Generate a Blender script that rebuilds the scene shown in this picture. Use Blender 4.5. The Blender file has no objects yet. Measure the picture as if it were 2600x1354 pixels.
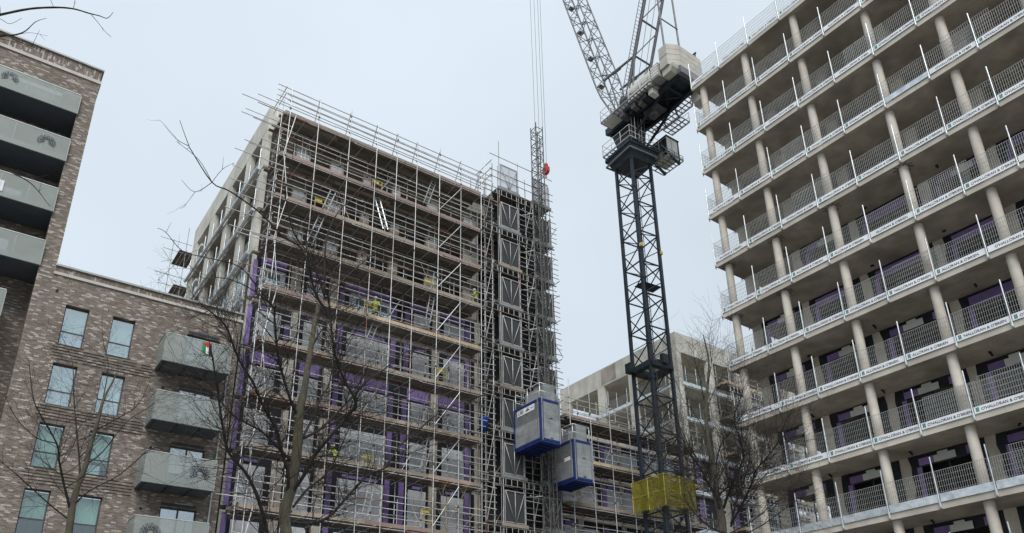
import bpy, bmesh, math, random
from mathutils import Vector, Matrix
import numpy as np
rnd = random.Random(7)
S = bpy.context.scene
COL = S.collection
# ------------------------------------------------------------------ camera
FPX, CXP, CYP = 2007.016, 1300.0, 1000.0          # focal length and principal point in photo pixels
YAW, PITCH, ROLL = (math.radians(a) for a in (36.20957611, 22.67064817, -1.08684601))
CAM = np.array([0.0, 0.0, 1.6])
def cam_axes():
    cy, sy = math.cos(YAW), math.sin(YAW)
    f = np.array([sy*math.cos(PITCH), cy*math.cos(PITCH), math.sin(PITCH)])
    r = np.array([cy, -sy, 0.0]); u = np.cross(r, f)
    c, s = math.cos(ROLL), math.sin(ROLL)
    return c*r + s*u, -s*r + c*u, f
AR, AU, AF = cam_axes()
cd = bpy.data.cameras.new('camera'); cam = bpy.data.objects.new('camera', cd); COL.objects.link(cam)
cd.sensor_width = 36.0; cd.lens = 36.0*FPX/2600.0
cd.shift_y = (CYP-677.0)/2600.0
cd.clip_start = 0.1; cd.clip_end = 2000
m4 = Matrix.Identity(4)
for i in range(3):
    m4[i][0], m4[i][1], m4[i][2], m4[i][3] = AR[i], AU[i], -AF[i], CAM[i]
cam.matrix_world = m4
S.camera = cam
def at(u, v, dist):
    """point seen at photo pixel (u,v), dist metres away measured along the ground"""
    d = AR*(u-CXP) - AU*(v-CYP) + AF*FPX
    return Vector(CAM + d*(dist/math.hypot(d[0], d[1])))
# ------------------------------------------------------------------ sky, sun, exposure
SUN_EL, SUN_AZ = math.radians(48), math.radians(214)     # azimuth from +Y towards +X: light comes from behind the camera
W = bpy.data.worlds.new('World'); S.world = W; W.use_nodes = True
nt = W.node_tree; nt.nodes.clear()
def N(t, kind, **kw):
    n = t.nodes.new(kind)
    for k, v in kw.items(): setattr(n, k, v)
    return n
out = N(nt, 'ShaderNodeOutputWorld'); bg = N(nt, 'ShaderNodeBackground'); bg.inputs[1].default_value = 0.1
sky = N(nt, 'ShaderNodeTexSky', sky_type='NISHITA'); sky.sun_disc = False
sky.sun_elevation = SUN_EL; sky.sun_rotation = SUN_AZ
tc = N(nt, 'ShaderNodeTexCoord'); sx = N(nt, 'ShaderNodeSeparateXYZ')
nt.links.new(tc.outputs['Generated'], sx.inputs[0])
el = N(nt, 'ShaderNodeMath', operation='MAXIMUM'); nt.links.new(sx.outputs['Z'], el.inputs[0]); el.inputs[1].default_value = 0.0
ramp = N(nt, 'ShaderNodeMapRange'); nt.links.new(el.outputs[0], ramp.inputs[0])
ramp.inputs[3].default_value = 0.92; ramp.inputs[4].default_value = 1.34     # overcast sky: brighter towards the zenith
noi = N(nt, 'ShaderNodeTexNoise'); noi.inputs['Scale'].default_value = 1.7; noi.inputs['Detail'].default_value = 4
nt.links.new(tc.outputs['Generated'], noi.inputs['Vector'])
nr = N(nt, 'ShaderNodeMapRange'); nt.links.new(noi.outputs['Fac'], nr.inputs[0])
nr.inputs[1].default_value = 0.3; nr.inputs[2].default_value = 0.7; nr.inputs[3].default_value = 0.91; nr.inputs[4].default_value = 1.07
mu = N(nt, 'ShaderNodeMath', operation='MULTIPLY'); nt.links.new(ramp.outputs[0], mu.inputs[0]); nt.links.new(nr.outputs[0], mu.inputs[1])
cl = N(nt, 'ShaderNodeVectorMath', operation='SCALE'); cl.inputs[0].default_value = (3.06, 3.45, 3.78)
nt.links.new(mu.outputs[0], cl.inputs['Scale'])
mx = N(nt, 'ShaderNodeMixRGB'); mx.inputs[0].default_value = 0.94
nt.links.new(sky.outputs[0], mx.inputs[1]); nt.links.new(cl.outputs[0], mx.inputs[2])
nt.links.new(mx.outputs[0], bg.inputs[0]); nt.links.new(bg.outputs[0], out.inputs[0])
sd = bpy.data.lights.new('sun', 'SUN'); sd.energy = 1.5; sd.angle = math.radians(40); sd.color = (1, 0.97, 0.93)
so = bpy.data.objects.new('sun', sd); COL.objects.link(so)
sv = Vector((math.sin(SUN_AZ)*math.cos(SUN_EL), math.cos(SUN_AZ)*math.cos(SUN_EL), math.sin(SUN_EL)))
so.rotation_euler = (-sv).to_track_quat('-Z', 'Y').to_euler(); so.location = sv*100
S.view_settings.view_transform = 'Standard'; S.view_settings.look = 'None'
S.view_settings.exposure = 1.04; S.view_settings.gamma = 1; S.view_settings.use_curve_mapping = False
try:
    S.cycles.max_bounces = 8; S.cycles.diffuse_bounces = 4; S.cycles.transparent_max_bounces = 24
except Exception: pass
# ------------------------------------------------------------------ materials
MATS = {}
def base_mat(name, col, rough=0.7, metal=0.0, spec=0.3):
    m = bpy.data.materials.new(name); m.use_nodes = True
    b = m.node_tree.nodes['Principled BSDF']
    b.inputs['Base Color'].default_value = (*col, 1); b.inputs['Roughness'].default_value = rough
    b.inputs['Metallic'].default_value = metal; b.inputs['Specular IOR Level'].default_value = spec
    MATS[name] = m
    return m, m.node_tree, b
def noisy(name, c1, c2, scale=3.0, rough=0.7, metal=0.0, stretch=(1, 1, 1), detail=5, bump=0.0, spec=0.3, lo=0.35, hi=0.65, c3=None, scale3=0.5, per_obj=0.0):
    """two-tone noise in world space, optional large-scale third tone and per-object variation"""
    m, t, b = base_mat(name, c1, rough, metal, spec); L = t.links.new
    g = N(t, 'ShaderNodeNewGeometry'); mp = N(t, 'ShaderNodeMapping'); mp.inputs['Scale'].default_value = stretch
    L(g.outputs['Position'], mp.inputs['Vector'])
    n = N(t, 'ShaderNodeTexNoise'); n.inputs['Scale'].default_value = scale; n.inputs['Detail'].default_value = detail
    L(mp.outputs[0], n.inputs['Vector'])
    r = N(t, 'ShaderNodeMapRange'); r.inputs[1].default_value = lo; r.inputs[2].default_value = hi; L(n.outputs['Fac'], r.inputs[0])
    x = N(t, 'ShaderNodeMixRGB'); x.inputs[1].default_value = (*c1, 1); x.inputs[2].default_value = (*c2, 1); L(r.outputs[0], x.inputs[0])
    o = x.outputs[0]
    if c3:
        n3 = N(t, 'ShaderNodeTexNoise'); n3.inputs['Scale'].default_value = scale3; n3.inputs['Detail'].default_value = 3
        L(g.outputs['Position'], n3.inputs['Vector'])
        r3 = N(t, 'ShaderNodeMapRange'); r3.inputs[1].default_value = .45; r3.inputs[2].default_value = .7; L(n3.outputs['Fac'], r3.inputs[0])
        x3 = N(t, 'ShaderNodeMixRGB'); x3.inputs[2].default_value = (*c3, 1); L(r3.outputs[0], x3.inputs[0]); L(o, x3.inputs[1]); o = x3.outputs[0]
    if per_obj:
        oi = N(t, 'ShaderNodeObjectInfo'); ro = N(t, 'ShaderNodeMapRange'); ro.inputs[3].default_value = 1-per_obj; ro.inputs[4].default_value = 1+per_obj
        L(oi.outputs['Random'], ro.inputs[0])
        xm = N(t, 'ShaderNodeVectorMath', operation='SCALE'); L(o, xm.inputs[0]); L(ro.outputs[0], xm.inputs['Scale']); o = xm.outputs[0]
    L(o, b.inputs['Base Color'])
    if bump:
        bp = N(t, 'ShaderNodeBump'); bp.inputs['Strength'].default_value = bump; bp.inputs['Distance'].default_value = .02
        L(n.outputs['Fac'], bp.inputs['Height']); L(bp.outputs[0], b.inputs['Normal'])
    return m
def concrete(name, c1, c2, c3, joint=2.4, hjoint=1.25):
    """cast concrete: mottling, streaks and formwork board joints"""
    m = noisy(name, c1, c2, 1.4, .85, stretch=(1, 1, .45), bump=.25, c3=c3, scale3=.55, per_obj=.08, lo=.38, hi=.6)
    t = m.node_tree; L = t.links.new; b = t.nodes['Principled BSDF']
    src = b.inputs['Base Color'].links[0].from_socket
    g = N(t, 'ShaderNodeNewGeometry'); s = N(t, 'ShaderNodeSeparateXYZ'); L(g.outputs['Position'], s.inputs[0])
    ad = N(t, 'ShaderNodeMath', operation='ADD'); L(s.outputs[0], ad.inputs[0]); L(s.outputs[1], ad.inputs[1])
    facs = []
    for sock, per in ((ad.outputs[0], joint), (s.outputs[2], hjoint)):
        w = N(t, 'ShaderNodeMath', operation='PINGPONG'); L(sock, w.inputs[0]); w.inputs[1].default_value = per
        c = N(t, 'ShaderNodeMath', operation='LESS_THAN'); L(w.outputs[0], c.inputs[0]); c.inputs[1].default_value = .012
        facs.append(c)
    mxm = N(t, 'ShaderNodeMath', operation='MAXIMUM'); L(facs[0].outputs[0], mxm.inputs[0]); L(facs[1].outputs[0], mxm.inputs[1])
    sc = N(t, 'ShaderNodeMath', operation='MULTIPLY'); L(mxm.outputs[0], sc.inputs[0]); sc.inputs[1].default_value = .35
    x = N(t, 'ShaderNodeMixRGB'); x.inputs[2].default_value = (c1[0]*.4, c1[1]*.4, c1[2]*.4, 1); L(sc.outputs[0], x.inputs[0]); L(src, x.inputs[1])
    L(x.outputs[0], b.inputs['Base Color'])
    return m
def brick_mat(name, soldier=False):
    m, t, b = base_mat(name, (.2, .16, .13), .9); L = t.links.new
    g = N(t, 'ShaderNodeNewGeometry'); s = N(t, 'ShaderNodeSeparateXYZ'); L(g.outputs['Position'], s.inputs[0])
    ad = N(t, 'ShaderNodeMath', operation='ADD'); L(s.outputs[0], ad.inputs[0]); L(s.outputs[1], ad.inputs[1])
    cb = N(t, 'ShaderNodeCombineXYZ')
    if soldier: L(ad.outputs[0], cb.inputs[1]); L(s.outputs[2], cb.inputs[0])
    else: L(ad.outputs[0], cb.inputs[0]); L(s.outputs[2], cb.inputs[1])
    k = N(t, 'ShaderNodeTexBrick'); L(cb.outputs[0], k.inputs['Vector'])
    k.inputs['Scale'].default_value = 1; k.inputs['Brick Width'].default_value = .215 if not soldier else .25; k.inputs['Row Height'].default_value = .075 if not soldier else .085
    k.inputs['Mortar Size'].default_value = .008; k.inputs['Bias'].default_value = 0
    k.inputs['Color1'].default_value = (0, 0, 0, 1); k.inputs['Color2'].default_value = (1, 1, 1, 1); k.inputs['Mortar'].default_value = (.5, .5, .5, 1)
    k.offset_frequency = 2; k.offset = .37; k.squash = 1
    # patchy bias so that pale bricks come in loose runs
    n = N(t, 'ShaderNodeTexNoise'); n.inputs['Scale'].default_value = .9; n.inputs['Detail'].default_value = 6; L(g.outputs['Position'], n.inputs['Vector'])
    a = N(t, 'ShaderNodeMath', operation='MULTIPLY_ADD'); L(n.outputs['Fac'], a.inputs[0]); a.inputs[1].default_value = .1; a.inputs[2].default_value = -.05
    a2 = N(t, 'ShaderNodeMath', operation='ADD'); L(k.outputs['Color'], a2.inputs[0]); L(a.outputs[0], a2.inputs[1])
    cr = N(t, 'ShaderNodeValToRGB'); cr.color_ramp.interpolation = 'CONSTANT'; L(a2.outputs[0], cr.inputs[0])
    e = cr.color_ramp.elements
    e[0].position = 0; e[0].color = (.132, .109, .092, 1); e[1].position = .22; e[1].color = (.16, .131, .109, 1)
    for p, c in ((.42, (.19, .157, .131, 1)), (.6, (.217, .181, .153, 1)), (.76, (.25, .22, .195, 1)), (.86, (.41, .375, .335, 1))):
        q = e.new(p); q.color = c
    x = N(t, 'ShaderNodeMixRGB'); L(k.outputs['Fac'], x.inputs[0]); L(cr.outputs[0], x.inputs[1]); x.inputs[2].default_value = (.2, .18, .16, 1)
    n2 = N(t, 'ShaderNodeTexNoise'); n2.inputs['Scale'].default_value = .35; n2.inputs['Detail'].default_value = 4; L(g.outputs['Position'], n2.inputs['Vector'])
    rr = N(t, 'ShaderNodeMapRange'); rr.inputs[1].default_value = .3; rr.inputs[2].default_value = .7; rr.inputs[3].default_value = .92; rr.inputs[4].default_value = 1.07; L(n2.outputs['Fac'], rr.inputs[0])
    v = N(t, 'ShaderNodeVectorMath', operation='SCALE'); L(x.outputs[0], v.inputs[0]); L(rr.outputs[0], v.inputs['Scale'])
    L(v.outputs[0], b.inputs['Base Color'])
    bp = N(t, 'ShaderNodeBump'); bp.invert = True; bp.inputs['Strength'].default_value = .6; bp.inputs['Distance'].default_value = .012
    L(k.outputs['Fac'], bp.inputs['Height']); L(bp.outputs[0], b.inputs['Normal'])
    return m
def see_through(name, col, opacity, rough=.6, metal=0., holes=None):
    """perforated sheet, net or film: part of it lets the view through"""
    m, t, b = base_mat(name, col, rough, metal)
    tr = N(t, 'ShaderNodeBsdfTransparent'); mxs = N(t, 'ShaderNodeMixShader'); o = t.nodes['Material Output']
    mxs.inputs[0].default_value = opacity
    t.links.new(tr.outputs[0], mxs.inputs[1]); t.links.new(b.outputs[0], mxs.inputs[2]); t.links.new(mxs.outputs[0], o.inputs[0])
    g = N(t, 'ShaderNodeNewGeometry'); n = N(t, 'ShaderNodeTexNoise'); n.inputs['Scale'].default_value = 1.3; t.links.new(g.outputs['Position'], n.inputs['Vector'])
    r = N(t, 'ShaderNodeMapRange'); r.inputs[3].default_value = max(0, opacity-.14); r.inputs[4].default_value = min(1, opacity+.14)
    t.links.new(n.outputs['Fac'], r.inputs[0]); t.links.new(r.outputs[0], mxs.inputs[0])
    return m
def glass_mat(name, tint, refl):
    m, t, b = base_mat(name, tint, .03)
    tr = N(t, 'ShaderNodeBsdfTransparent'); tr.inputs[0].default_value = (*tint, 1)
    gl = N(t, 'ShaderNodeBsdfGlossy'); gl.inputs['Roughness'].default_value = .02; gl.inputs['Color'].default_value = (.95, .98, 1, 1)
    mxs = N(t, 'ShaderNodeMixShader'); mxs.inputs[0].default_value = refl
    t.links.new(tr.outputs[0], mxs.inputs[1]); t.links.new(gl.outputs[0], mxs.inputs[2]); t.links.new(mxs.outputs[0], t.nodes['Material Output'].inputs[0])
    return m
concrete('concrete', (.47, .44, .38), (.56, .53, .465), (.42, .39, .335))
concrete('concrete_pale', (.47, .46, .42), (.58, .57, .52), (.42, .41, .37), 1.8, 1.0)
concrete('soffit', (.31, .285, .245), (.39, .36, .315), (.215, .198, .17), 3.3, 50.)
noisy('column_concrete', (.47, .43, .375), (.55, .51, .45), 2.5, .8, stretch=(1, 1, .6), bump=.15, c3=(.60, .565, .51), scale3=1.1, per_obj=.1)
brick_mat('brick'); brick_mat('brick_soldier', True)
noisy('coping_stone', (.42, .40, .37), (.50, .48, .45), 2., .8)
noisy('coping_metal', (.30, .30, .30), (.36, .36, .36), 2., .5, .3)
noisy('charcoal_metal', (.034, .042, .055), (.045, .054, .068), 4., .55, .2, per_obj=.1)
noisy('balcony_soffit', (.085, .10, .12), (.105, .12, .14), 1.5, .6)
noisy('window_frame', (.05, .055, .06), (.065, .07, .075), 4., .5)
glass_mat('window_glass', (.84, .92, .92), .34); glass_mat('window_glass_low', (.80, .90, .88), .13)
noisy('blind', (.48, .62, .58), (.58, .70, .66), .7, .8, stretch=(3, 1, .3), per_obj=.25)
noisy('blind_green', (.30, .38, .34), (.39, .47, .43), .7, .8, stretch=(3, 1, .3), per_obj=.25)
noisy('curtain', (.5, .55, .68), (.62, .66, .78), 3., .9, stretch=(3, 3, .2))
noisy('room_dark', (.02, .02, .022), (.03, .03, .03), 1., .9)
see_through('perforated_metal', (.32, .355, .34), .56, .5, .15)
see_through('balcony_glass', (.50, .55, .53), .45, .4, .1)
noisy('rail_metal', (.40, .43, .42), (.48, .5, .49), 3., .5, .4)
noisy('steel_tube', (.46, .47, .47), (.62, .63, .63), 2.0, .45, .35, per_obj=.22, c3=(.45, .41, .38), scale3=.8)
noisy('dark_tube', (.20, .20, .20), (.32, .32, .315), 2.0, .5, .3, per_obj=.3)  # darker grey tube colour
noisy('gate_frame', (.34, .35, .355), (.44, .45, .455), 3., .5, .4, per_obj=.15)
noisy('rust_tube', (.30, .13, .10), (.50, .46, .44), 1.1, .6, .2, per_obj=.2, lo=.42, hi=.5)
noisy('galvanised', (.50, .53, .55), (.70, .73, .75), 6., .38, .5, per_obj=.12)
noisy('galv_sheet', (.45, .49, .52), (.78, .82, .84), 3.5, .3, .6, bump=.5, lo=.3, hi=.7)
noisy('wire', (.30, .31, .305), (.37, .38, .375), 3., .5, .2)
noisy('old_board', (.10, .086, .074), (.17, .148, .125), 3., .9, stretch=(.4, 1, 1), per_obj=.3)
noisy('new_board', (.40, .315, .205), (.47, .38, .26), 3., .85, stretch=(.4, 1, 1), per_obj=.15)
noisy('pink_board', (.26, .19, .168), (.31, .235, .205), 2., .85, stretch=(.4, 1, 1), per_obj=.15)
noisy('tan_board', (.235, .195, .16), (.31, .265, .215), 2., .85, stretch=(.4, 1, 1), per_obj=.2)
noisy('purple_board', (.22, .155, .38), (.27, .195, .45), 1.5, .6, per_obj=.15, c3=(.18, .13, .31), scale3=1.2)
noisy('membrane', (.012, .014, .022), (.022, .024, .034), 4., .5, bump=.4)
noisy('grey_panel', (.58, .61, .65), (.65, .68, .72), 1.2, .5, per_obj=.08, c3=(.53, .56, .60), scale3=2.)
noisy('white_panel', (.56, .60, .58), (.64, .67, .65), 1.2, .5, per_obj=.1)
noisy('white_frame', (.62, .68, .75), (.7, .75, .8), 2., .4)
noisy('crane_dark', (.018, .026, .038), (.03, .04, .052), 3., .5, .2, per_obj=.15)
noisy('crane_green', (.012, .02, .022), (.018, .028, .03), 3., .5)
noisy('crane_grey', (.12, .12, .135), (.17, .17, .18), 3., .55, .3, per_obj=.15)
noisy('crane_white', (.56, .56, .52), (.64, .64, .60), 2., .6, per_obj=.06)
noisy('ballast', (.36, .35, .315), (.43, .42, .38), 1.5, .85, bump=.2)
noisy('grille', (.25, .25, .24), (.33, .33, .32), 5., .6)
noisy('cable', (.10, .10, .11), (.14, .14, .15), 5., .5)
noisy('red_paint', (.38, .03, .035), (.44, .05, .05), 3., .45)
noisy('blue_paint', (.012, .026, .12), (.02, .038, .16), 3., .45)
noisy('alu_sheet', (.38, .40, .41), (.47, .49, .50), 2., .42, .5, per_obj=.05, c3=(.30, .32, .325), scale3=1.5)
noisy('alu_dark', (.24, .25, .25), (.30, .31, .31), 2., .45, .4)
noisy('mast_steel', (.075, .075, .075), (.13, .125, .12), 3., .55, .4, per_obj=.2)
see_through('shaded_net', (.05, .052, .055), .92)  # net coloured near-black for the shade inside the hoist tower
noisy('interior_shade', (.03, .03, .034), (.05, .05, .054), 1.5, .9)  # near-black colour standing in for the shade of open interiors
concrete('shaded_concrete', (.20, .19, .17), (.27, .255, .225), (.17, .16, .145))  # concrete with the shadow under the scaffold decks put into its colour
see_through('clear_screen', (.52, .55, .60), .5)
see_through('yellow_net', (.22, .19, .012), .62)
noisy('yellow_paint', (.45, .37, .08), (.52, .43, .11), 3., .5)
noisy('hi_vis', (.36, .46, .04), (.42, .52, .06), 3., .7)
noisy('trousers', (.02, .025, .04), (.03, .035, .05), 5., .9)
noisy('skin', (.45, .28, .2), (.5, .32, .24), 5., .6)
noisy('helmet', (.65, .65, .62), (.72, .72, .7), 5., .4)
noisy('limb', (.022, .019, .018), (.045, .039, .034), 14., .95, stretch=(1, 1, .4), bump=.8)
noisy('bark', (.058, .05, .04), (.105, .094, .072), 14., .95, stretch=(1, 1, .4), bump=.8, c3=(.085, .082, .05), scale3=3.)
noisy('twig', (.022, .018, .017), (.04, .033, .028), 9., .9)
noisy('pale_twig', (.20, .16, .10), (.26, .21, .14), 9., .9)
noisy('banner_white', (.70, .73, .76), (.78, .80, .83), 2., .5, per_obj=.05)
noisy('letter_navy', (.03, .035, .06), (.04, .045, .07), 2., .6)
noisy('emblem_green', (.03, .20, .17), (.04, .24, .2), 2., .6)
noisy('flag_red', (.55, .02, .025), (.6, .03, .03), 3., .8); noisy('flag_green', (.01, .22, .06), (.02, .25, .07), 3., .8)
noisy('flag_white', (.72, .72, .7), (.78, .78, .76), 3., .8); noisy('flag_black', (.012, .012, .012), (.02, .02, .02), 3., .8)
noisy('cloth', (.60, .62, .68), (.70, .72, .76), 3., .9)
noisy('asphalt', (.045, .045, .047), (.06, .06, .06), 8., .9, bump=.3)
noisy('paving', (.21, .20, .185), (.27, .26, .24), 2., .9)
noisy('soil', (.12, .10, .08), (.18, .155, .125), .6, .95)
noisy('blue_plastic', (.012, .04, .19), (.018, .055, .24), 3., .4)
# ------------------------------------------------------------------ object helpers
WM = {}
def put(o, parent, mat4):
    COL.objects.link(o)
    WM[o.name] = mat4.copy()
    if parent is not None:
        o.parent = parent; o.matrix_parent_inverse = WM[parent.name].inverted()
    o.matrix_basis = mat4
    return o
def tag(o, label=None, cat=None, group=None, kind=None):
    if label: o['label'] = label
    if cat: o['category'] = cat
    if group: o['group'] = group
    if kind: o['kind'] = kind
    return o
def thing(name, label, cat, loc=(0, 0, 0), group=None):
    o = bpy.data.objects.new(name, None); o.empty_display_size = .2
    put(o, None, Matrix.Translation(Vector(loc)))
    return tag(o, label, cat, group)
class MB:
    """collects shapes in world coordinates; build() links them as ONE mesh object"""
    def __init__(self): self.v, self.f, self.mi, self.sm, self.cur = [], [], [], [], 0
    def face(self, pts, smooth=False):
        n = len(self.v); self.v += [tuple(p) for p in pts]; self.f.append(tuple(range(n, n+len(pts)))); self.mi.append(self.cur); self.sm.append(smooth)
    def box(self, x0, x1, y0, y1, z0, z1):
        n = len(self.v)
        self.v += [(x, y, z) for z in (z0, z1) for y in (y0, y1) for x in (x0, x1)]
        for q in ((0, 2, 3, 1), (4, 5, 7, 6), (0, 1, 5, 4), (2, 6, 7, 3), (0, 4, 6, 2), (1, 3, 7, 5)):
            self.f.append(tuple(n+i for i in q)); self.mi.append(self.cur); self.sm.append(False)
    def tube(self, p0, p1, r, n=6, r1=None, caps=True):
        self.path([p0, p1], [r, r if r1 is None else r1], n, caps)
    def path(self, pts, rad, n=6, caps=True):
        pts = [Vector(p) for p in pts]; base = len(self.v); K = len(pts)
        t0 = (pts[1]-pts[0]).normalized()
        a = t0.orthogonal().normalized()
        for i in range(K):
            t = (pts[min(i+1, K-1)]-pts[max(i-1, 0)]).normalized()
            a = (a - t*a.dot(t)).normalized(); b = t.cross(a)
            for k in range(n):
                w = 2*math.pi*k/n
                self.v.append(tuple(pts[i] + (a*math.cos(w)+b*math.sin(w))*rad[i]))
        for i in range(K-1):
            for k in range(n):
                k2 = (k+1) % n
                self.f.append((base+i*n+k, base+i*n+k2, base+(i+1)*n+k2, base+(i+1)*n+k)); self.mi.append(self.cur); self.sm.append(True)
        if caps:
            self.f.append(tuple(base+k for k in reversed(range(n)))); self.mi.append(self.cur); self.sm.append(False)
            self.f.append(tuple(base+(K-1)*n+k for k in range(n))); self.mi.append(self.cur); self.sm.append(False)
    def prism(self, poly, axis, a0, a1):
        """polygon in the two other axes, extruded along axis"""
        def P(u, w, a):
            return {'x': (a, u, w), 'y': (u, a, w), 'z': (u, w, a)}[axis]
        n = len(poly)
        self.face([P(u, w, a0) for u, w in poly]); self.face([P(u, w, a1) for u, w in reversed(poly)])
        for i in range(n):
            (u, w), (u2, w2) = poly[i], poly[(i+1) % n]
            self.face([P(u, w, a0), P(u, w, a1), P(u2, w2, a1), P(u2, w2, a0)])
    def mesh(self, name, mats):
        me = bpy.data.meshes.new(name); me.from_pydata(self.v, [], self.f)
        for m in (mats if isinstance(mats, (list, tuple)) else [mats]): me.materials.append(MATS[m])
        me.polygons.foreach_set('material_index', self.mi); me.polygons.foreach_set('use_smooth', self.sm)
        me.update()
        bm = bmesh.new(); bm.from_mesh(me); bmesh.ops.recalc_face_normals(bm, faces=bm.faces); bm.to_mesh(me); bm.free()
        return me
    def build(self, name, mats, parent=None, kind=None):
        o = bpy.data.objects.new(name, self.mesh(name, mats)); put(o, parent, Matrix.Identity(4))
        if kind: o['kind'] = kind
        return o
UNIT = {}
def unit(shape, mat):
    k = (shape, mat)
    if k not in UNIT:
        b = MB()
        if shape == 'box': b.box(-.5, .5, -.5, .5, -.5, .5)
        else: b.tube((0, 0, 0), (0, 0, 1), 1, int(shape[3:]))
        UNIT[k] = b.mesh(shape, mat)
    return UNIT[k]
def box(name, x0, x1, y0, y1, z0, z1, mat, parent):
    o = bpy.data.objects.new(name, unit('box', mat))
    return put(o, parent, Matrix.Translation(((x0+x1)/2, (y0+y1)/2, (z0+z1)/2)) @ Matrix.Diagonal((x1-x0, y1-y0, z1-z0, 1)))
def tube(name, p0, p1, r, mat, parent, n=8):
    p0, p1 = Vector(p0), Vector(p1); d = p1-p0
    o = bpy.data.objects.new(name, unit('cyl%d' % n, mat))
    return put(o, parent, Matrix.Translation(p0) @ d.to_track_quat('Z', 'Y').to_matrix().to_4x4() @ Matrix.Diagonal((r, r, d.length, 1)))
def beam(name, p0, p1, w, h, mat, parent):
    """square section bar between two points"""
    p0, p1 = Vector(p0), Vector(p1); d = p1-p0
    o = bpy.data.objects.new(name, unit('box', mat))
    return put(o, parent, Matrix.Translation((p0+p1)/2) @ d.to_track_quat('Z', 'Y').to_matrix().to_4x4() @ Matrix.Diagonal((w, h, d.length, 1)))
TXT = {}
def lettering(name, text, size, mat, parent, origin, right, up, out_n):
    """flat lettering lying on a surface: origin = left end of the baseline"""
    k = (text, size, mat)
    if k not in TXT:
        c = bpy.data.curves.new('lettering', 'FONT'); c.body = text; c.size = size; c.extrude = .002; c.offset = size*.012
        tmp = bpy.data.objects.new('tmp', c); COL.objects.link(tmp)
        me = bpy.data.meshes.new_from_object(tmp.evaluated_get(bpy.context.evaluated_depsgraph_get()))
        me.materials.clear(); me.materials.append(MATS[mat])
        bpy.data.objects.remove(tmp); TXT[k] = me
    o = bpy.data.objects.new(name, TXT[k]); r, u, n = Vector(right).normalized(), Vector(up).normalized(), Vector(out_n).normalized()
    m = Matrix.Identity(4)
    for i in range(3): m[i][0], m[i][1], m[i][2], m[i][3] = r[i], u[i], n[i], origin[i]
    return put(o, parent, m)
ORD = ['topmost', 'second', 'third', 'fourth', 'fifth', 'sixth', 'seventh', 'eighth', 'ninth', 'tenth', 'eleventh', 'twelfth']
STR = [('steel_tube', .8), ('rust_tube', .2)]
def tubemat(p=.14): return 'rust_tube' if rnd.random() < p else 'steel_tube'
# ------------------------------------------------------------------ ground
g = MB(); g.face([(-400, -400, 0), (700, -400, 0), (700, 700, 0), (-400, 700, 0)]); tag(g.build('ground', 'soil'), kind='structure')
g = MB(); g.face([(-80, -30, .004), (28, -30, .004), (28, 30, .004), (-80, 30, .004)]); tag(g.build('square_paving', 'paving'), kind='structure')
g = MB(); g.face([(-80, 30.2, .004), (120, 30.2, .004), (120, 35, .004), (-80, 35, .004)]); tag(g.build('road', 'asphalt'), kind='structure')
g = MB(); g.box(-80, 120, 30, 30.2, -.1, .12); g.box(-80, 120, 35, 35.2, -.1, .12); tag(g.build('kerb', 'coping_stone'), kind='structure')
# ================================================================== brick apartment block (left)
YB = 40.0
def wall_with_holes(mb, x0, x1, z0, z1, holes, y, depth):
    """brick face in the plane y, reveals run back by depth"""
    xs = sorted({x0, x1, *[h[0] for h in holes], *[h[1] for h in holes]}); xs = [x for x in xs if x0 <= x <= x1]
    zs = sorted({z0, z1, *[h[2] for h in holes], *[h[3] for h in holes]}); zs = [z for z in zs if z0 <= z <= z1]
    for i in range(len(xs)-1):
        for j in range(len(zs)-1):
            cx, cz = (xs[i]+xs[i+1])/2, (zs[j]+zs[j+1])/2
            if any(h[0] < cx < h[1] and h[2] < cz < h[3] for h in holes): continue
            mb.face([(xs[i], y, zs[j]), (xs[i+1], y, zs[j]), (xs[i+1], y, zs[j+1]), (xs[i], y, zs[j+1])])
    for a, b, c, d in holes:
        mb.face([(a, y, c), (a, y+depth, c), (a, y+depth, d), (a, y, d)]); mb.face([(b, y, c), (b, y, d), (b, y+depth, d), (b, y+depth, c)])
        mb.face([(a, y, d), (a, y+depth, d), (b, y+depth, d), (b, y, d)]); mb.face([(a, y, c), (b, y, c), (b, y+depth, c), (a, y+depth, c)])
BR = thing('brick_apartment_block', 'brown brick apartment block with a taller tower, green glass balconies and tall windows', 'building', (-2, 45, 0))
WX = [(2.46, 3.51), (4.57, 5.63)]
WZ = [(18.74, 20.86), (15.68, 17.77), (12.66, 14.76), (9.6, 11.64), (6.55, 8.6), (3.5, 5.55)]
DZ = [18.55, 15.45, 12.35, 9.25, 6.15]
holes = [(a, b, c, d) for a, b in WX for c, d in WZ] + [(8.16, 9.88, z, z+2.33) for z in DZ]
RX0, RX1, RZ1 = -12.0, 0.98, 31.92
mb = MB()
wall_with_holes(mb, 1.69, 10.87, 0, 22.30, holes, YB, .3)
mb.face([(10.87, YB, 0), (10.87, 56, 0), (10.87, 56, 22.3), (10.87, YB, 22.3)])
mb.face([(1.69, YB, 22.3), (1.69, 56, 22.3), (1.69, 56, 34.3), (1.69, YB, 34.3)])
tw = [(-2.4, .2, 32.1, 33.2)]
wall_with_holes(mb, RX0, 1.69, 0, 34.3, [(RX0, RX1, 0, RZ1)] + tw, YB, .3)
mb.face([(RX1, YB, 0), (RX1, 42, 0), (RX1, 42, RZ1), (RX1, YB, RZ1)])
mb.face([(RX0, 42, 0), (RX1, 42, 0), (RX1, 42, RZ1), (RX0, 42, RZ1)])
mb.build('wall', 'brick', BR)
mb = MB(); mb.box(1.69, 10.85, 40.02, 56, 22.45, 22.78); mb.build('parapet_course', 'brick_soldier', BR)
mb = MB(); mb.box(RX0, 1.67, 40.02, 56, 34.49, 35.22); mb.build('parapet_course', 'brick_soldier', BR)
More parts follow.
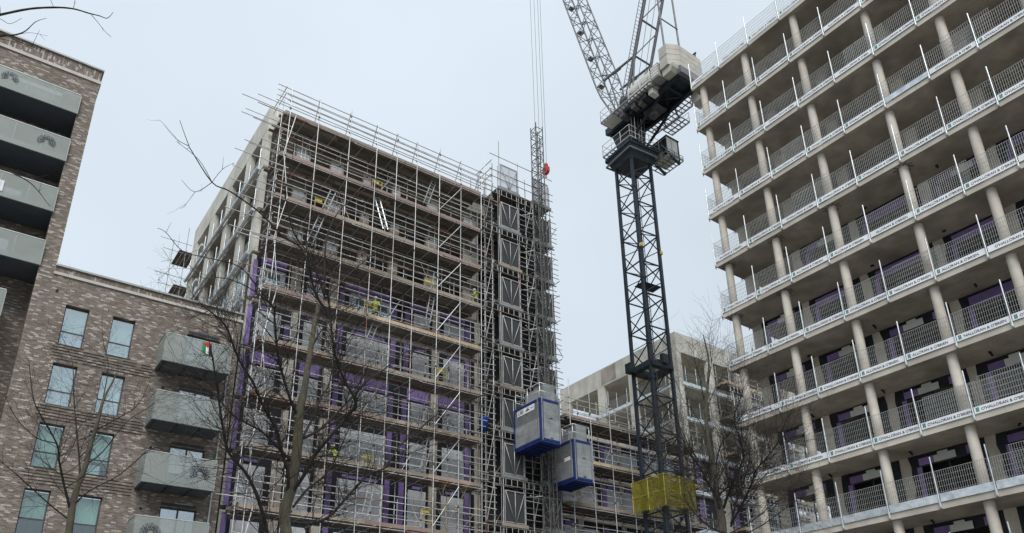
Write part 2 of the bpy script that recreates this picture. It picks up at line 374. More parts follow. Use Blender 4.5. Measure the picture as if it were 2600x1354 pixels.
box('string_course', 1.64, 10.93, 39.93, 56.05, 22.302, 22.448, 'coping_stone', BR)
box('string_course', RX0, 1.75, 39.93, 56.05, 34.302, 34.488, 'coping_stone', BR)
box('coping', 1.64, 10.95, 39.92, 56.1, 22.782, 22.88, 'coping_metal', BR)
box('coping', RX0, 1.77, 39.92, 56.1, 35.222, 35.32, 'coping_metal', BR)
for zt in (17.98, 14.97, 11.9, 8.85):                # projecting brick courses between the window rows
    for k in range(5):
        box('projecting_course', 2.2 if k % 2 else 2.3, 6.9 if k % 2 else 6.75, 39.955, 40.04, zt+k*.15, zt+k*.15+.075, 'brick', BR)
for k in range(9):
    box('projecting_course', RX0, RX1-.2, 41.96, 42.05, 21.0+k*.15, 21.0+k*.15+.07, 'brick', BR)
def window(x0, x1, z0, z1, kind, split=.36):
    y = YB+.2
    f = MB(); w = .05
    f.box(x0, x0+w, y, y+.06, z0, z1); f.box(x1-w, x1, y, y+.06, z0, z1)
    f.box(x0+w, x1-w, y, y+.06, z1-w, z1); f.box(x0+w, x1-w, y, y+.06, z0, z0+w)
    zt = z0+(z1-z0)*split
    if split: f.box(x0+w, x1-w, y, y+.06, zt-.03, zt+.03)
    fr = f.build('window', 'window_frame', BR)
    for a, b in (((z0+w, zt-.03), (zt+.03, z1-w)) if split else ((z0+w, z1-w),)):
        box('pane', x0+w, x1-w, y+.02, y+.03, a, b, 'window_glass' if z0 > 15 else 'window_glass_low', fr)
    box('sill', x0-.03, x1+.03, YB-.04, y, z0-.04, z0-.002, 'window_frame', fr)
    lo = zt if kind in ('half', 'curt') else z0+.1
    if kind == 'low': lo = zt-.05
    box('blind', x0+.06, x1-.06, y+.18, y+.2, lo, z1-.05, 'blind' if z0 > 15 else 'blind_green', fr)
    if kind == 'curt': box('curtain', x0+.06, x1-.06, y+.22, y+.24, z0+.05, zt, 'curtain', fr)
    if kind in ('sheer', 'low'): box('curtain', x0+.2, x0+.75, y+.26, y+.3, z0+.05, zt-.2, 'cloth', fr)
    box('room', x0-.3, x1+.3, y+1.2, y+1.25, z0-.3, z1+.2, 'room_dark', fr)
kinds = [['curt', 'full'], ['curt', 'sheer'], ['full', 'low'], ['half', 'half'], ['full', 'half'], ['half', 'full']]
for r, (c, d) in enumerate(WZ):
    for q, (a, b) in enumerate(WX): window(a, b, c, d, kinds[r][q])
window(-2.4, .2, 32.1, 33.2, 'curt', 0)
for z in DZ:                                          # balcony doors
    fr = MB(); y = YB+.12
    fr.box(8.16, 8.24, y, y+.07, z, z+2.33); fr.box(9.8, 9.88, y, y+.07, z, z+2.33); fr.box(8.24, 9.8, y, y+.07, z+2.25, z+2.33); fr.box(8.98, 9.06, y, y+.07, z, z+2.25)
    d = fr.build('balcony_door', 'window_frame', BR)
    box('pane', 8.24, 8.98, y+.02, y+.03, z, z+2.25, 'window_glass', d); box('pane', 9.06, 9.8, y+.02, y+.03, z, z+2.25, 'window_glass', d)
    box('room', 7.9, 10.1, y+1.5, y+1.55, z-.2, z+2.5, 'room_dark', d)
    box('curtain', 8.3, 8.95, y+.3, y+.33, z+.1, z+2.2, 'curtain', d)
def seed_head(mb, cx, cz, y, R, dirn='y'):
    """burst of small punched strokes round a pair of dots"""
    rr = random.Random(int(cx*100+cz*10))
    def quad(a, r0, r1, w):
        c, s = math.cos(a), math.sin(a)
        pts = [(r0, -w), (r1, -w*.6), (r1, w*.6), (r0, w)]
        mb.face([(cx+p*c-q*s, y, cz+p*s+q*c) for p, q in pts])
    for ring, (r0, r1, n) in enumerate(((.26, .5, 15), (.48, .74, 21), (.7, 1.0, 29))):
        for k in range(n):
            a = -.55+(math.pi+1.1)*k/(n-1)+rr.uniform(-.05, .05)
            quad(a, R*(r0+rr.uniform(0, .05)), R*(r1-rr.uniform(0, .08)), R*(.055 if ring < 2 else .026))
    for sx_ in (-1, 1):
        for k in range(6): quad(k*math.pi/3, 0, .0001, .0001)
        a = [(cx+sx_*R*.17+R*.06*math.cos(t), y, cz-R*.02+R*.06*math.sin(t)) for t in [i*math.pi/4 for i in range(8)]]
        mb.face(a)
def balcony_sheet(parent, x0, x1, y, z0, z1, n, burst=None):
    for k in range(n):
        a, b = x0+(x1-x0)*k/n, x0+(x1-x0)*(k+1)/n
        box('balcony_panel', a+.008, b-.008, y, y+.012, z0, z1, 'perforated_metal', parent)
        box('panel_post', b-.02, b+.02, y+.02, y+.06, z0, z1, 'rail_metal', parent)
    box('handrail', x0, x1, y-.012, y+.06, z1, z1+.04, 'rail_metal', parent)
    box('bottom_rail', x0, x1, y+.013, y+.05, z0, z0+.3, 'balcony_glass', parent)
    if burst:
        m = MB(); seed_head(m, burst[0], burst[1], y-.006, burst[2]); m.build('punched_motif', 'charcoal_metal', parent)
# tower balconies, set into the recess
for k in range(9):
    b = 31.8-3.1*k
    xe_ = .99 if k < 4 else -.05
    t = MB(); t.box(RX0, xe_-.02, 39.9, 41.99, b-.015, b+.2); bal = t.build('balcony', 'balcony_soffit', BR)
    mot = {1: (.0, b+.74, .45), 0: (-2.2, b+.66, .42)}.get(k)
    hb = 1.22 if k == 0 else 1.36
    balcony_sheet(bal, -11.13, xe_, 39.82, b+.0, b+hb, 10, None)
    if mot:
        m = MB(); seed_head(m, mot[0], mot[1], 39.81, mot[2]); m.build('punched_motif', 'charcoal_metal', bal, 'stuff')
    box('balcony_panel', xe_-.015, xe_-.003, 39.84, 40.0 if k < 4 else 41.9, b, b+1.2, 'perforated_metal', bal)
    if k:
        f = MB(); f.box(-3.2, -.4, 41.9, 41.97, b, b+2.3); d = f.build('balcony_door', 'window_frame', BR)
        for q in range(2): box('pane', -3.1+q*1.35, -1.85+q*1.35, 41.87, 41.89, b+.1, b+2.2, 'window_glass', d)
# projecting balconies of the wing
for k, b in enumerate((18.45, 15.35, 12.25, 9.15, 6.05)):
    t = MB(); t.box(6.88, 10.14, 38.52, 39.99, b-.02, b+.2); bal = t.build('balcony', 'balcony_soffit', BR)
    for q in range(3): box('soffit_rib', 7.0+q*1.05, 7.06+q*1.05, 38.6, 39.95, b-.06, b-.021, 'charcoal_metal', bal)
    balcony_sheet(bal, 6.87, 10.15, 38.48, b, b+1.5, 3)
    mot = {2: (9.4, b+.72, .5), 3: (7.6, b+.75, .5)}.get(k)
    if mot:
        m = MB(); seed_head(m, mot[0], mot[1], 38.468, mot[2]); m.build('punched_motif', 'charcoal_metal', bal, 'stuff')
    for xx in (6.862, 10.148):
        box('balcony_panel', xx-.006, xx+.006, 38.52, 39.98, b, b+1.5, 'perforated_metal', bal)
        box('handrail', xx-.03, xx+.03, 38.55, 39.98, b+1.502, b+1.54, 'rail_metal', bal)
    box('louvre', 8.2, 9.8, 39.96, 39.99, b+2.5, b+2.62, 'charcoal_metal', BR)
tube('drain_pipe', (10.45, 39.9, 0), (10.45, 39.9, 21.4), .05, 'rail_metal', BR)
tube('drain_pipe', (10.45, 39.9, 21.4), (9.6, 39.9, 21.55), .05, 'rail_metal', BR)
for x, z in ((1.95, 21.45), (7.4, 17.6), (7.3, 14.4), (7.3, 11.35)):
    tube('vent', (x, 39.97, z), (x, 40.05, z), .07, 'room_dark', BR)
# flag and laundry on the balconies
FL = thing('flag', 'small striped flag with a red triangle hung on the topmost wing balcony', 'flag', (8.9, 38.44, 19.25))
def wav(u, w): return 38.445+.014*math.sin(u*9+w*3)
def flag_piece(name, poly, mat, dy=0):
    m = MB(); m.face([(8.66+u, wav(u, w)+dy, 19.88-w) for u, w in poly]); m.face([(8.66+u, wav(u, w)+dy+.004, 19.88-w) for u, w in reversed(poly)]); m.build(name, mat, FL)
for q, mt in ((0, 'flag_green'), (1, 'flag_white'), (2, 'flag_black')):
    a, b = q*.145, (q+1)*.145
    flag_piece('stripe', [(a, 0), (b, 0), (b+.03, .3), (b+.06, .64), (a+.04, .62), (a+.02, .3)], mt)
flag_piece('triangle', [(0, 0), (.435, 0), (.25, .27)], 'flag_red', -.008)
m = MB()
for k in range(7):
    a, b = -1.95+k*.1, -1.85+k*.1
    m.face([(a, 39.79-.02*(k % 2), 26.45), (b, 39.79-.02*((k+1) % 2), 26.45), (b, 39.80-.02*((k+1) % 2), 25.85), (a, 39.80-.02*(k % 2), 25.85)])
tag(m.build('towel', 'cloth'), 'pale towel hung over the third balcony of the brick tower', 'towel')
# ================================================================== edge guardrails (posts, mesh, toe boards)
PANEL = {}
def mesh_panel(n, h, mat='wire'):
    k = (n, h, mat)
    if k not in PANEL:
        m = MB(); r = .0045
        for i in range(n+1):
            x = i/n; m.path([(x, 0, 0), (x, 0, h)], [r, r], 4, False)
        for j in range(6):
            z = .02+j*(h-.04)/5; rr = r*(1.5 if j == 5 else 1)
            m.box(0, 1, -rr, rr, z-rr, z+rr)
        PANEL[k] = m
    return PANEL[k]
PM = {}
def wire_panel(parent, p0, dirv, length, h, n=24, mat='wire'):
    k = (n, h, round(length, 1), mat)
    if k not in PM:
        src = mesh_panel(n, h); m = MB()
        m.f, m.mi, m.sm = src.f, src.mi, src.sm
        m.v = []
        r = .0065
        for (x, y, z) in src.v: m.v.append((x*length, y, z))
        PM[k] = m.mesh('mesh_panel', mat)
    o = bpy.data.objects.new('mesh_panel', PM[k]); a = math.atan2(dirv[1], dirv[0])
    return put(o, parent, Matrix.Translation(p0) @ Matrix.Rotation(a, 4, 'Z'))
def guard_bay(G, p0, p1, zb, outn, text=True, post=True, mesh=True, foil=False, posth=2.1, cut=0, toeh=.28):
    """one bay of edge protection from p0 to p1 (plan points on the slab edge), zb = underside of slab"""
    p0, p1, o = Vector((*p0, 0)), Vector((*p1, 0)), Vector((*outn, 0))
    d = (p1-p0); Ln = d.length; d.normalize(); up = Vector((0, 0, 1))
    if post:
        q = p0+o*.07
        tube('post', q+up*(zb+.1), q+up*(zb+posth), .028, 'galvanised', G)
        beam('bracket', p0+o*.05+up*(zb+.02), p0+o*.05+up*(zb+.34), .07, .07, 'galvanised', G)
        tube('clamp', p0+o*.09+up*(zb-.06), p0+o*.09+up*(zb+.06), .02, 'mast_steel', G)
    if mesh:
        wire_panel(G, p0+o*.0+d*.04+up*(zb+.42+rnd.uniform(-.02, .03)), d, Ln-.06, 1.12)
        if rnd.random() < .12: wire_panel(G, p0-o*.08+d*rnd.uniform(.2, .9)+up*(zb+.5+rnd.uniform(0, .25)), d, Ln-.06, 1.12)
    a, b = p0+d*.05, p1-d*.03; th = .018
    t = MB(); z0, z1 = zb+.27, zb+.27+toeh
    s = o*.052; e = o*.034
    sag = rnd.uniform(-.012, .012)
    P = [a+s, b+s, b+e, a+e]
    for i in range(4):
        j = (i+1) % 4
        za, zc = (sag if i in (0, 3) else 0), (sag if j in (0, 3) else 0)
        t.face([P[i]+up*(z0+za), P[j]+up*(z0+zc), P[j]+up*(z1+zc), P[i]+up*(z1+za)])
    t.face([P[0]+up*(z1+sag), P[1]+up*z1, P[2]+up*z1, P[3]+up*(z1+sag)]); t.face([P[0]+up*(z0+sag), P[3]+up*(z0+sag), P[2]+up*z0, P[1]+up*z0])
    tb = t.build('toe_board', 'galv_sheet' if (foil or not text) else 'banner_white', G)
    if text:
        txts = ["O'HALLORAN & O'BRIEN", "ALLORAN & O'BRIEN", "O'HALLORAN & O'BRI", "'HALLORAN & O'BRIEN"]
        tx = txts[0 if cut == 0 else cut % 4]
        size = .16
        st = a+d*.27; r = d            # read from outside, the text starts at the far end of the bay
        lettering('lettering', tx, size, 'letter_navy', tb, st+o*.0545+up*(z0+.075), r, up, o)
        if cut % 3 != 2:
            e0 = a+d*.07
            em = MB()
            for q in range(2):
                f0, f1 = e0+d*(q*.065), e0+d*(q*.065+.055)
                em.face([f0+o*.055+up*(z0+.05), f1+o*.055+up*(z0+.05), f1+o*.055+up*(z0+.23), f0+o*.055+up*(z0+.23)])
            em.build('emblem', 'emblem_green', tb)
    return tb
# ================================================================== concrete frame block on the right
XR, YE = 31.62, 23.75
ZS = [37.42-3.165*k for k in range(7)] + [15.27, 12.15, 9.1, 6.0, 2.9]
CY = [23.25, 20.12, 16.8, 13.12, 10.02, 6.75, 3.4]
RB = thing('concrete_frame_block', 'unfinished concrete frame block on the right with round columns and open floors', 'building', (38, 14, 0))
XI = 33.85
for k, z in enumerate(ZS):
    box('floor_slab', XR, 46, 2, YE, z, z+.27, 'concrete', RB)
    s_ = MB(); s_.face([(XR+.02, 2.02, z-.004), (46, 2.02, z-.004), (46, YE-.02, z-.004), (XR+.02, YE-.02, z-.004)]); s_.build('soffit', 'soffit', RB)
    if k == 0: continue
    zt = ZS[k-1]-.004; zf = z+.27
    for y in CY: tube('column', (32.02, y, zf), (32.02, y, zt), .205, 'column_concrete', RB, 20)
    for i, y in enumerate(CY):
        if i == 0:
            box('wall_pier', XI, XI+.3, y-.28, y+.38, zf, zt, 'column_concrete', RB)
        else:
            box('wall_pier', XI, XI+.3, y-.3+.1, y+.3+.1, zf, zt, 'column_concrete', RB)
    if k >= 5:
        for i, y in enumerate(CY[:-1]):
            yn = CY[i+1]+.4; y0 = y-.2-(.1 if i == 0 else 0)
            jit = lambda s=.05: rnd.uniform(-s, s)
            if i == 0 and k == 5: continue
            m = MB()      # torn black membrane round the opening
            l = [(y0, zf), (y0, zt-.002), (yn, zt-.002), (yn, zf), (yn+.28+jit(), zf)]
            n = 7
            l += [(yn+.28+jit(.06), zf+(zt-.75-zf)*q/n) for q in range(1, n)]
            m_in = [(yn+.3, zt-.7+jit()), (yn+.6, zt-.62+jit()), ((y0+yn)/2, zt-.7+jit()), (y0-.6, zt-.62+jit()), (y0-.36, zt-.72)]
            l += m_in + [(y0-.36+jit(.05), zf+(zt-.75-zf)*q/n) for q in range(n-1, 0, -1)] + [(y0-.36, zf)]
            for q in range(len(l)-1):
                pass
            # three strips: two jambs and a head, with ragged outer edges lapping on to the piers
            for (ya, yb) in ((y0+.08, y0-.36), (yn+.34, yn-.08)):
                pl = [(ya+jit(.07), zf+(zt-zf)*q/6) for q in range(7)]; pr = [(yb+jit(.03), zf+(zt-zf)*q/6) for q in range(6, -1, -1)]
                pl[-1] = (pl[-1][0], zt-.003); pr[0] = (pr[0][0], zt-.003)
                mm = MB(); mm.prism(pl+pr, 'x', XI-.012, XI+.02); mm.build('membrane', 'membrane', RB)
            hd = [(y0-.36, zt-.003), (yn+.34, zt-.003)] + [(yn+.34+(y0-.7-yn)*q/8, zt-.5+jit(.05)) for q in range(9)]
            mm = MB(); mm.prism(hd, 'x', XI+.022, XI+.05); mm.build('membrane', 'membrane', RB)
            w = y0-.36-(yn+.34)
            if k == 5 and i % 2: pass
            # purple head board and grey-white window blank with a stepped top
            big = (k in (5, 6) and i in (2, 4)) or (k == 6 and i in (1, 3, 5)) or (k == 7 and i in (3, 4))
            if big:
                box('sheathing_board', XI-.03, XI-.012-.002, yn+.36, y0-.3, zt-.62, zt-.14, 'purple_board', RB)
            else:
                ya, yb = y0-.36, yn+.34
                box('sheathing_board', XI-.03, XI-.016, ya-.62, ya+.02, zt-.5, zt-.18, 'purple_board', RB)
                box('sheathing_board', XI-.03, XI-.016, yb, yb+.35, zt-.48, zt-.14, 'purple_board', RB)
                c0, c1 = ya-.62-.02, ya-1.58
                mm = MB(); mm.prism([(c0, zt-.5), (c0, zt-.2), (c0-.2, zt-.2), (c0-.2, zt-.08), (c1+.3, zt-.08), (c1+.3, zt-.18), (c1, zt-.18), (c1, zt-.5)], 'x', XI-.045, XI-.018)
                mm.build('window_blank', 'white_panel', RB)
            box('sheathing_strip', XI-.03, XI+.0, y0-.42, y0-.2, zf, zt-.55, 'purple_board', RB)
            box('shade_sheet', XI+1.9, XI+2.0, yn-.3, y0+.6, zf, zt, 'interior_shade', RB) if i else None  # near-black sheet added so the opening reads as shaded
            box('mullion', XI+.12, XI+.17, (y0+yn)/2-.03, (y0+yn)/2+.03, zf, zt-.5, 'charcoal_metal', RB)
    else:
        for i, y in enumerate(CY[:-1]):
            box('inner_wall', 38.0, 38.2, CY[i+1]+.35, y-.4, zf, zt, 'interior_shade', RB)  # interior shade painted on as a near-black wall colour
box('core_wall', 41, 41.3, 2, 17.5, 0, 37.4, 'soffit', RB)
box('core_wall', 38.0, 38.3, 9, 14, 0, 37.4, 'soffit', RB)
box('end_wall', 34.6, 46, 2.0, 2.3, 0, 37.4, 'concrete', RB)
for k in range(5, 11):
    for q in range(5):
        y = 4+q*4.1+rnd.uniform(-.5, .5); zt = ZS[k-1]
        tube('pipe_stub', (33.2+rnd.uniform(-.4, .3), y, zt-.004), (33.2, y, zt-.12), .05, 'room_dark', RB)
for k in (5, 6):
    for y in CY[:4-2*(k-5)]:                                  # bent bars round the column heads
        m = MB(); zz = ZS[k-1]-.03
        for q in range(9):
            a = q*.7; m.tube((32.02+.2*math.cos(a), y+.2*math.sin(a), zz), (32.02+.42*math.cos(a+.4), y+.45*math.sin(a+.4), zz), .012, 4)
        m.build('rebar', 'room_dark', RB)
for k in range(11):
    z = ZS[k]
    G = thing('edge_guardrail', ('mesh guardrail with white lettered boards on the %s slab edge of the right-hand block' % ORD[k]) if k != 9 else
              'mesh guardrail with plain shiny galvanised boards on the right-hand block, below the lettered ones', 'guardrail', (XR, YE, z), 'guardrails on the slab edges of the right-hand block')
    st = 2.13; y = YE-.02-[0, .1, .12, .05, .1, .12, .3, .45, .4, .5, .6][k]
    ys = [YE] + [y-st*i for i in range(1, 10)]
    for i in range(9):
        guard_bay(G, (XR, ys[i]), (XR, ys[i+1]), z, (-1, 0), text=(k not in (9, 10)) and not (k == 3 and i == 5), foil=(k == 9), posth=2.08+rnd.uniform(-.06, .08), cut=(0 if rnd.random() < .62 else rnd.randint(1, 5)), toeh=.28 if k != 9 else .33)
    for i in range(3):
        guard_bay(G, (XR+.05+2.2*i, YE), (XR+.05+2.2*(i+1), YE), z, (0, 1), text=False, posth=2.0 if i else 1.7)
# ================================================================== concrete block in the middle (behind the scaffold)
YF = 41.5; MX0, MX1, MY1 = 11.35, 34.0, 58.6
SOF = [37.15-3.12*k for k in range(12)]               # underside of each floor slab, top to bottom
CB = thing('concrete_apartment_block', 'unfinished concrete block behind the tall scaffold, purple and grey boards on its lower storeys', 'building', (22, 50, 0))
box('roof_slab', MX0+.3, MX1, YF+.3, MY1, 37.15, 37.45, 'concrete', CB)
box('parapet', MX0, MX0+.3, YF+.302, MY1, 37.152, 39.02, 'concrete_pale', CB)
box('parapet', MX0, MX0+.9, YF, YF+.3, 37.152, 39.02, 'concrete_pale', CB)
box('parapet', MX0+.902, MX1, YF, YF+.3, 37.152, 39.02, 'shaded_concrete', CB)
box('parapet', MX1-.3, MX1-.002, YF+.302, MY1, 37.452, 39.0, 'concrete_pale', CB)
SIDE = [(42.5, 44.65), (45.6, 48.6), (49.6, 52.6), (53.9, 57.2)]
for k in range(1, 11):
    z = SOF[k]; zt = SOF[k-1]
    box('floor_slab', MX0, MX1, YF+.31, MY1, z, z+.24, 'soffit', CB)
    box('slab_edge', MX0+.33, MX1, YF, YF+.309, z, z+.24, 'shaded_concrete', CB)
    ye = [YF+.002] + [v for a in SIDE for v in a] + [MY1-.002]
    for q in range(0, len(ye), 2):
        box('wall_pier', MX0+.01, MX0+.32, ye[q], ye[q+1], z+.242, zt-.002 if k > 1 else 37.148, 'concrete_pale', CB)
    for q in range(3):
        box('inner_wall', MX0+5.0, MX0+5.2, 43+q*5, 46.5+q*5, z+.242, zt-.002, 'soffit', CB)
    if k in (1, 2):
        box('lintel', MX0+.05, MX0+.25, 56.0, 57.2, zt-.9, zt-.7, 'white_panel', CB)
box('core_wall', 13, 33, 49.2, 49.5, 0, 37.1, 'soffit', CB)
box('core_wall', 33.7, 33.99, 43.5, 58, 0, 37.1, 'concrete_pale', CB)
for k in (1, 2, 3):
    for q in range(7): box('shade_sheet', 13+q*3.0, 13+q*3.0+2.98, 43.6+.02*(q % 2), 43.7+.02*(q % 2), SOF[k]+.242, SOF[k-1]-.003, 'interior_shade', CB)  # near-black sheets added as the shade of the open upper storeys
# front pillars on the open upper storeys
for k in (1, 2, 3):
    for a, b in ((13.54, 14.5), (15.94, 16.87), (18.35, 18.95), (20.6, 21.25), (23.45, 24.33), (26.57, 27.73), (30.2, 31.2), (33.0, 33.98)):
        box('pillar', a, b, YF+.5, YF+.8, SOF[k]+.242, SOF[k-1]-.002, 'column_concrete', CB)
        box('pillar_wrap', a+.05, b-.12, YF+.485, YF+.498, SOF[k]+.25, SOF[k-1]-.35, 'grey_panel', CB) if (a < 17 or k == 1) else None
    for x in (12.2, 17.4, 19.8, 22.3, 25.4, 28.6):    # props
        tube('prop', (x, YF+1.2, SOF[k]+.242), (x, YF+1.2, SOF[k-1]), .035, 'galvanised', CB)
# boarded lower storeys
for k in range(4, 11):
    z = SOF[k]+.242; zt = SOF[k-1]-.003; lint = k in (4, 6)
    def panel(name, a, b, c, d, mat, off=0.0): box(name, a, b, YF-.02-off, YF+.0-off+.018, c, d, mat, CB)
    panel('membrane', 11.37, 33.9, z, zt, 'membrane', -.03)
    panel('sheathing_board', 11.5, 11.76, z, zt-rnd.uniform(.1, .5), 'purple_board', .04)
    box('membrane', MX0-.04, MX0-.005, YF-.06, YF+.3, z, zt, 'membrane', CB)
    zl = zt-(.8 if k == 6 else .62)
    for a, b, n in ((11.97, 13.5, 2), (14.9, 16.1, 2), (17.7, 20.7, 5), (22.35, 23.6, 3), (24.7, 26.35, 3), (28.6, 30.4, 3)):
        w = (b-a)/n; zz = zl-rnd.uniform(0, .12) + (.22 if not lint else 0)
        for q in range(n): panel('insulation_panel', a+q*w+.008, a+(q+1)*w-.008, z+.02, zz, 'grey_panel', .03+.004*(q % 2))
        m = MB()
        for q in range(int(6*(b-a))):                 # fixings
            x, zc = rnd.uniform(a+.1, b-.1), rnd.uniform(z+.2, zz-.2); m.box(x-.03, x+.03, YF-.062, YF-.058, zc-.03, zc+.03)
        o = m.build('fixing', 'white_panel', CB, 'stuff')
        if lint: panel('sheathing_board', a-.3 if a > 17 else a-.02, b+.02, zl+.02, zt-.03, 'purple_board', .035)
        elif k in (5, 8): panel('sheathing_board', a+.3, b-.4, zl+.3, zt-.15, 'purple_board', .035)
    for a, b in ((17.07, 17.4), (20.76, 21.1), (21.7, 22.06), (26.42, 26.78)): panel('sheathing_strip', a, b, z, zl+.01 if lint else zt-.05, 'purple_board', .03)
    if k in (5, 7, 10): panel('sheathing_strip', 13.75, 14.05, z, zl-.3, 'purple_board', .03)
    for a, b in ((13.85 if k not in (5, 7, 10) else 14.1, 14.5), (16.4, 16.92), (23.8, 24.35), (27.2, 27.65), (31, 31.6)):
        box('wall_pier', a, b, YF-.06, YF+.2, z, zt, 'column_concrete', CB)
for x0, x1, k in ((18.1, 20.4, 4), (11.98, 13.2, 4)):                    # glazed opening with bright window frames
    f = MB(); z0, z1 = SOF[k]+.5, SOF[k-1]-.9; y = YF-.1
    n = 3
    for q in range(n+1): f.box(x0+(x1-x0)*q/n-.035, x0+(x1-x0)*q/n+.035, y, y+.05, z0, z1)
    f.box(x0, x1, y+.002, y+.048, z1-.07, z1); f.box(x0, x1, y+.002, y+.048, z0, z0+.07)
    w = f.build('window', 'white_frame', CB)
    for q in range(n): box('pane', x0+(x1-x0)*q/n+.04, x0+(x1-x0)*(q+1)/n-.04, y+.02, y+.03, z0+.07, z1-.07, 'window_glass', w)
for k in (4, 5, 6):                                     # window frames set into the side wall
    for (a, b) in SIDE[:3 if k == 5 else 2]:
        z0, z1 = SOF[k]+.3, SOF[k-1]-.15; x = MX0+.1; f = MB(); n = 4
        for q in range(n+1): f.box(x, x+.06, a+.05+(b-a-.1)*q/n-.03, a+.05+(b-a-.1)*q/n+.03, z0, z1)
        f.box(x+.002, x+.058, a+.05, b-.05, z1-.06, z1); f.box(x+.002, x+.058, a+.05, b-.05, z0, z0+.06); f.box(x+.002, x+.058, a+.05, b-.05, z0+1.0, z0+1.06)
        w = f.build('window', 'white_frame', CB)
        for q in range(n): box('pane', x+.02, x+.03, a+.08+(b-a-.1)*q/n, a+.02+(b-a-.1)*(q+1)/n, z0+.06, z1-.06, 'window_glass', w)
for j, k in enumerate((1, 2, 3, 4)):                      # edge rails along the flank
    z = SOF[k]+.24
    G = thing('edge_guardrail', 'galvanised tube guardrail with posts along the %s slab edge on the middle block\'s flank' % ['uppermost', 'second', 'third', 'fourth'][j], 'guardrail', (MX0, YF, z), 'guardrails on the flank of the middle block')
    y1 = MY1-.1
    n = 6
    for q in range(n):
        a, b = YF+.4+(y1-YF-.4)*q/n, YF+.4+(y1-YF-.4)*(q+1)/n
        tube('edge_tube', (MX0-.16, a, z+.0), (MX0-.16, b+.05, z+.0), .11, 'galv_sheet', G, 12)
        tube('edge_tube_sleeve', (MX0-.16, b-.05, z), (MX0-.16, b+.07, z), .125, 'galvanised', G, 12)
        beam('bracket', (MX0-.05, a+.2, z-.3), (MX0-.05, a+.2, z+.1), .09, .09, 'galvanised', G)
    for q in range(9):
        yy = YF+.7+(y1-YF-1)*q/8
        tube('post', (MX0-.06, yy, z-.1), (MX0-.06, yy, z+1.75), .035, 'galvanised', G)
    for q in range(4):
        a, b = SIDE[q]; wire_panel(G, Vector((MX0+.02, a, z+.15)), (0, 1), b-a, 1.12)
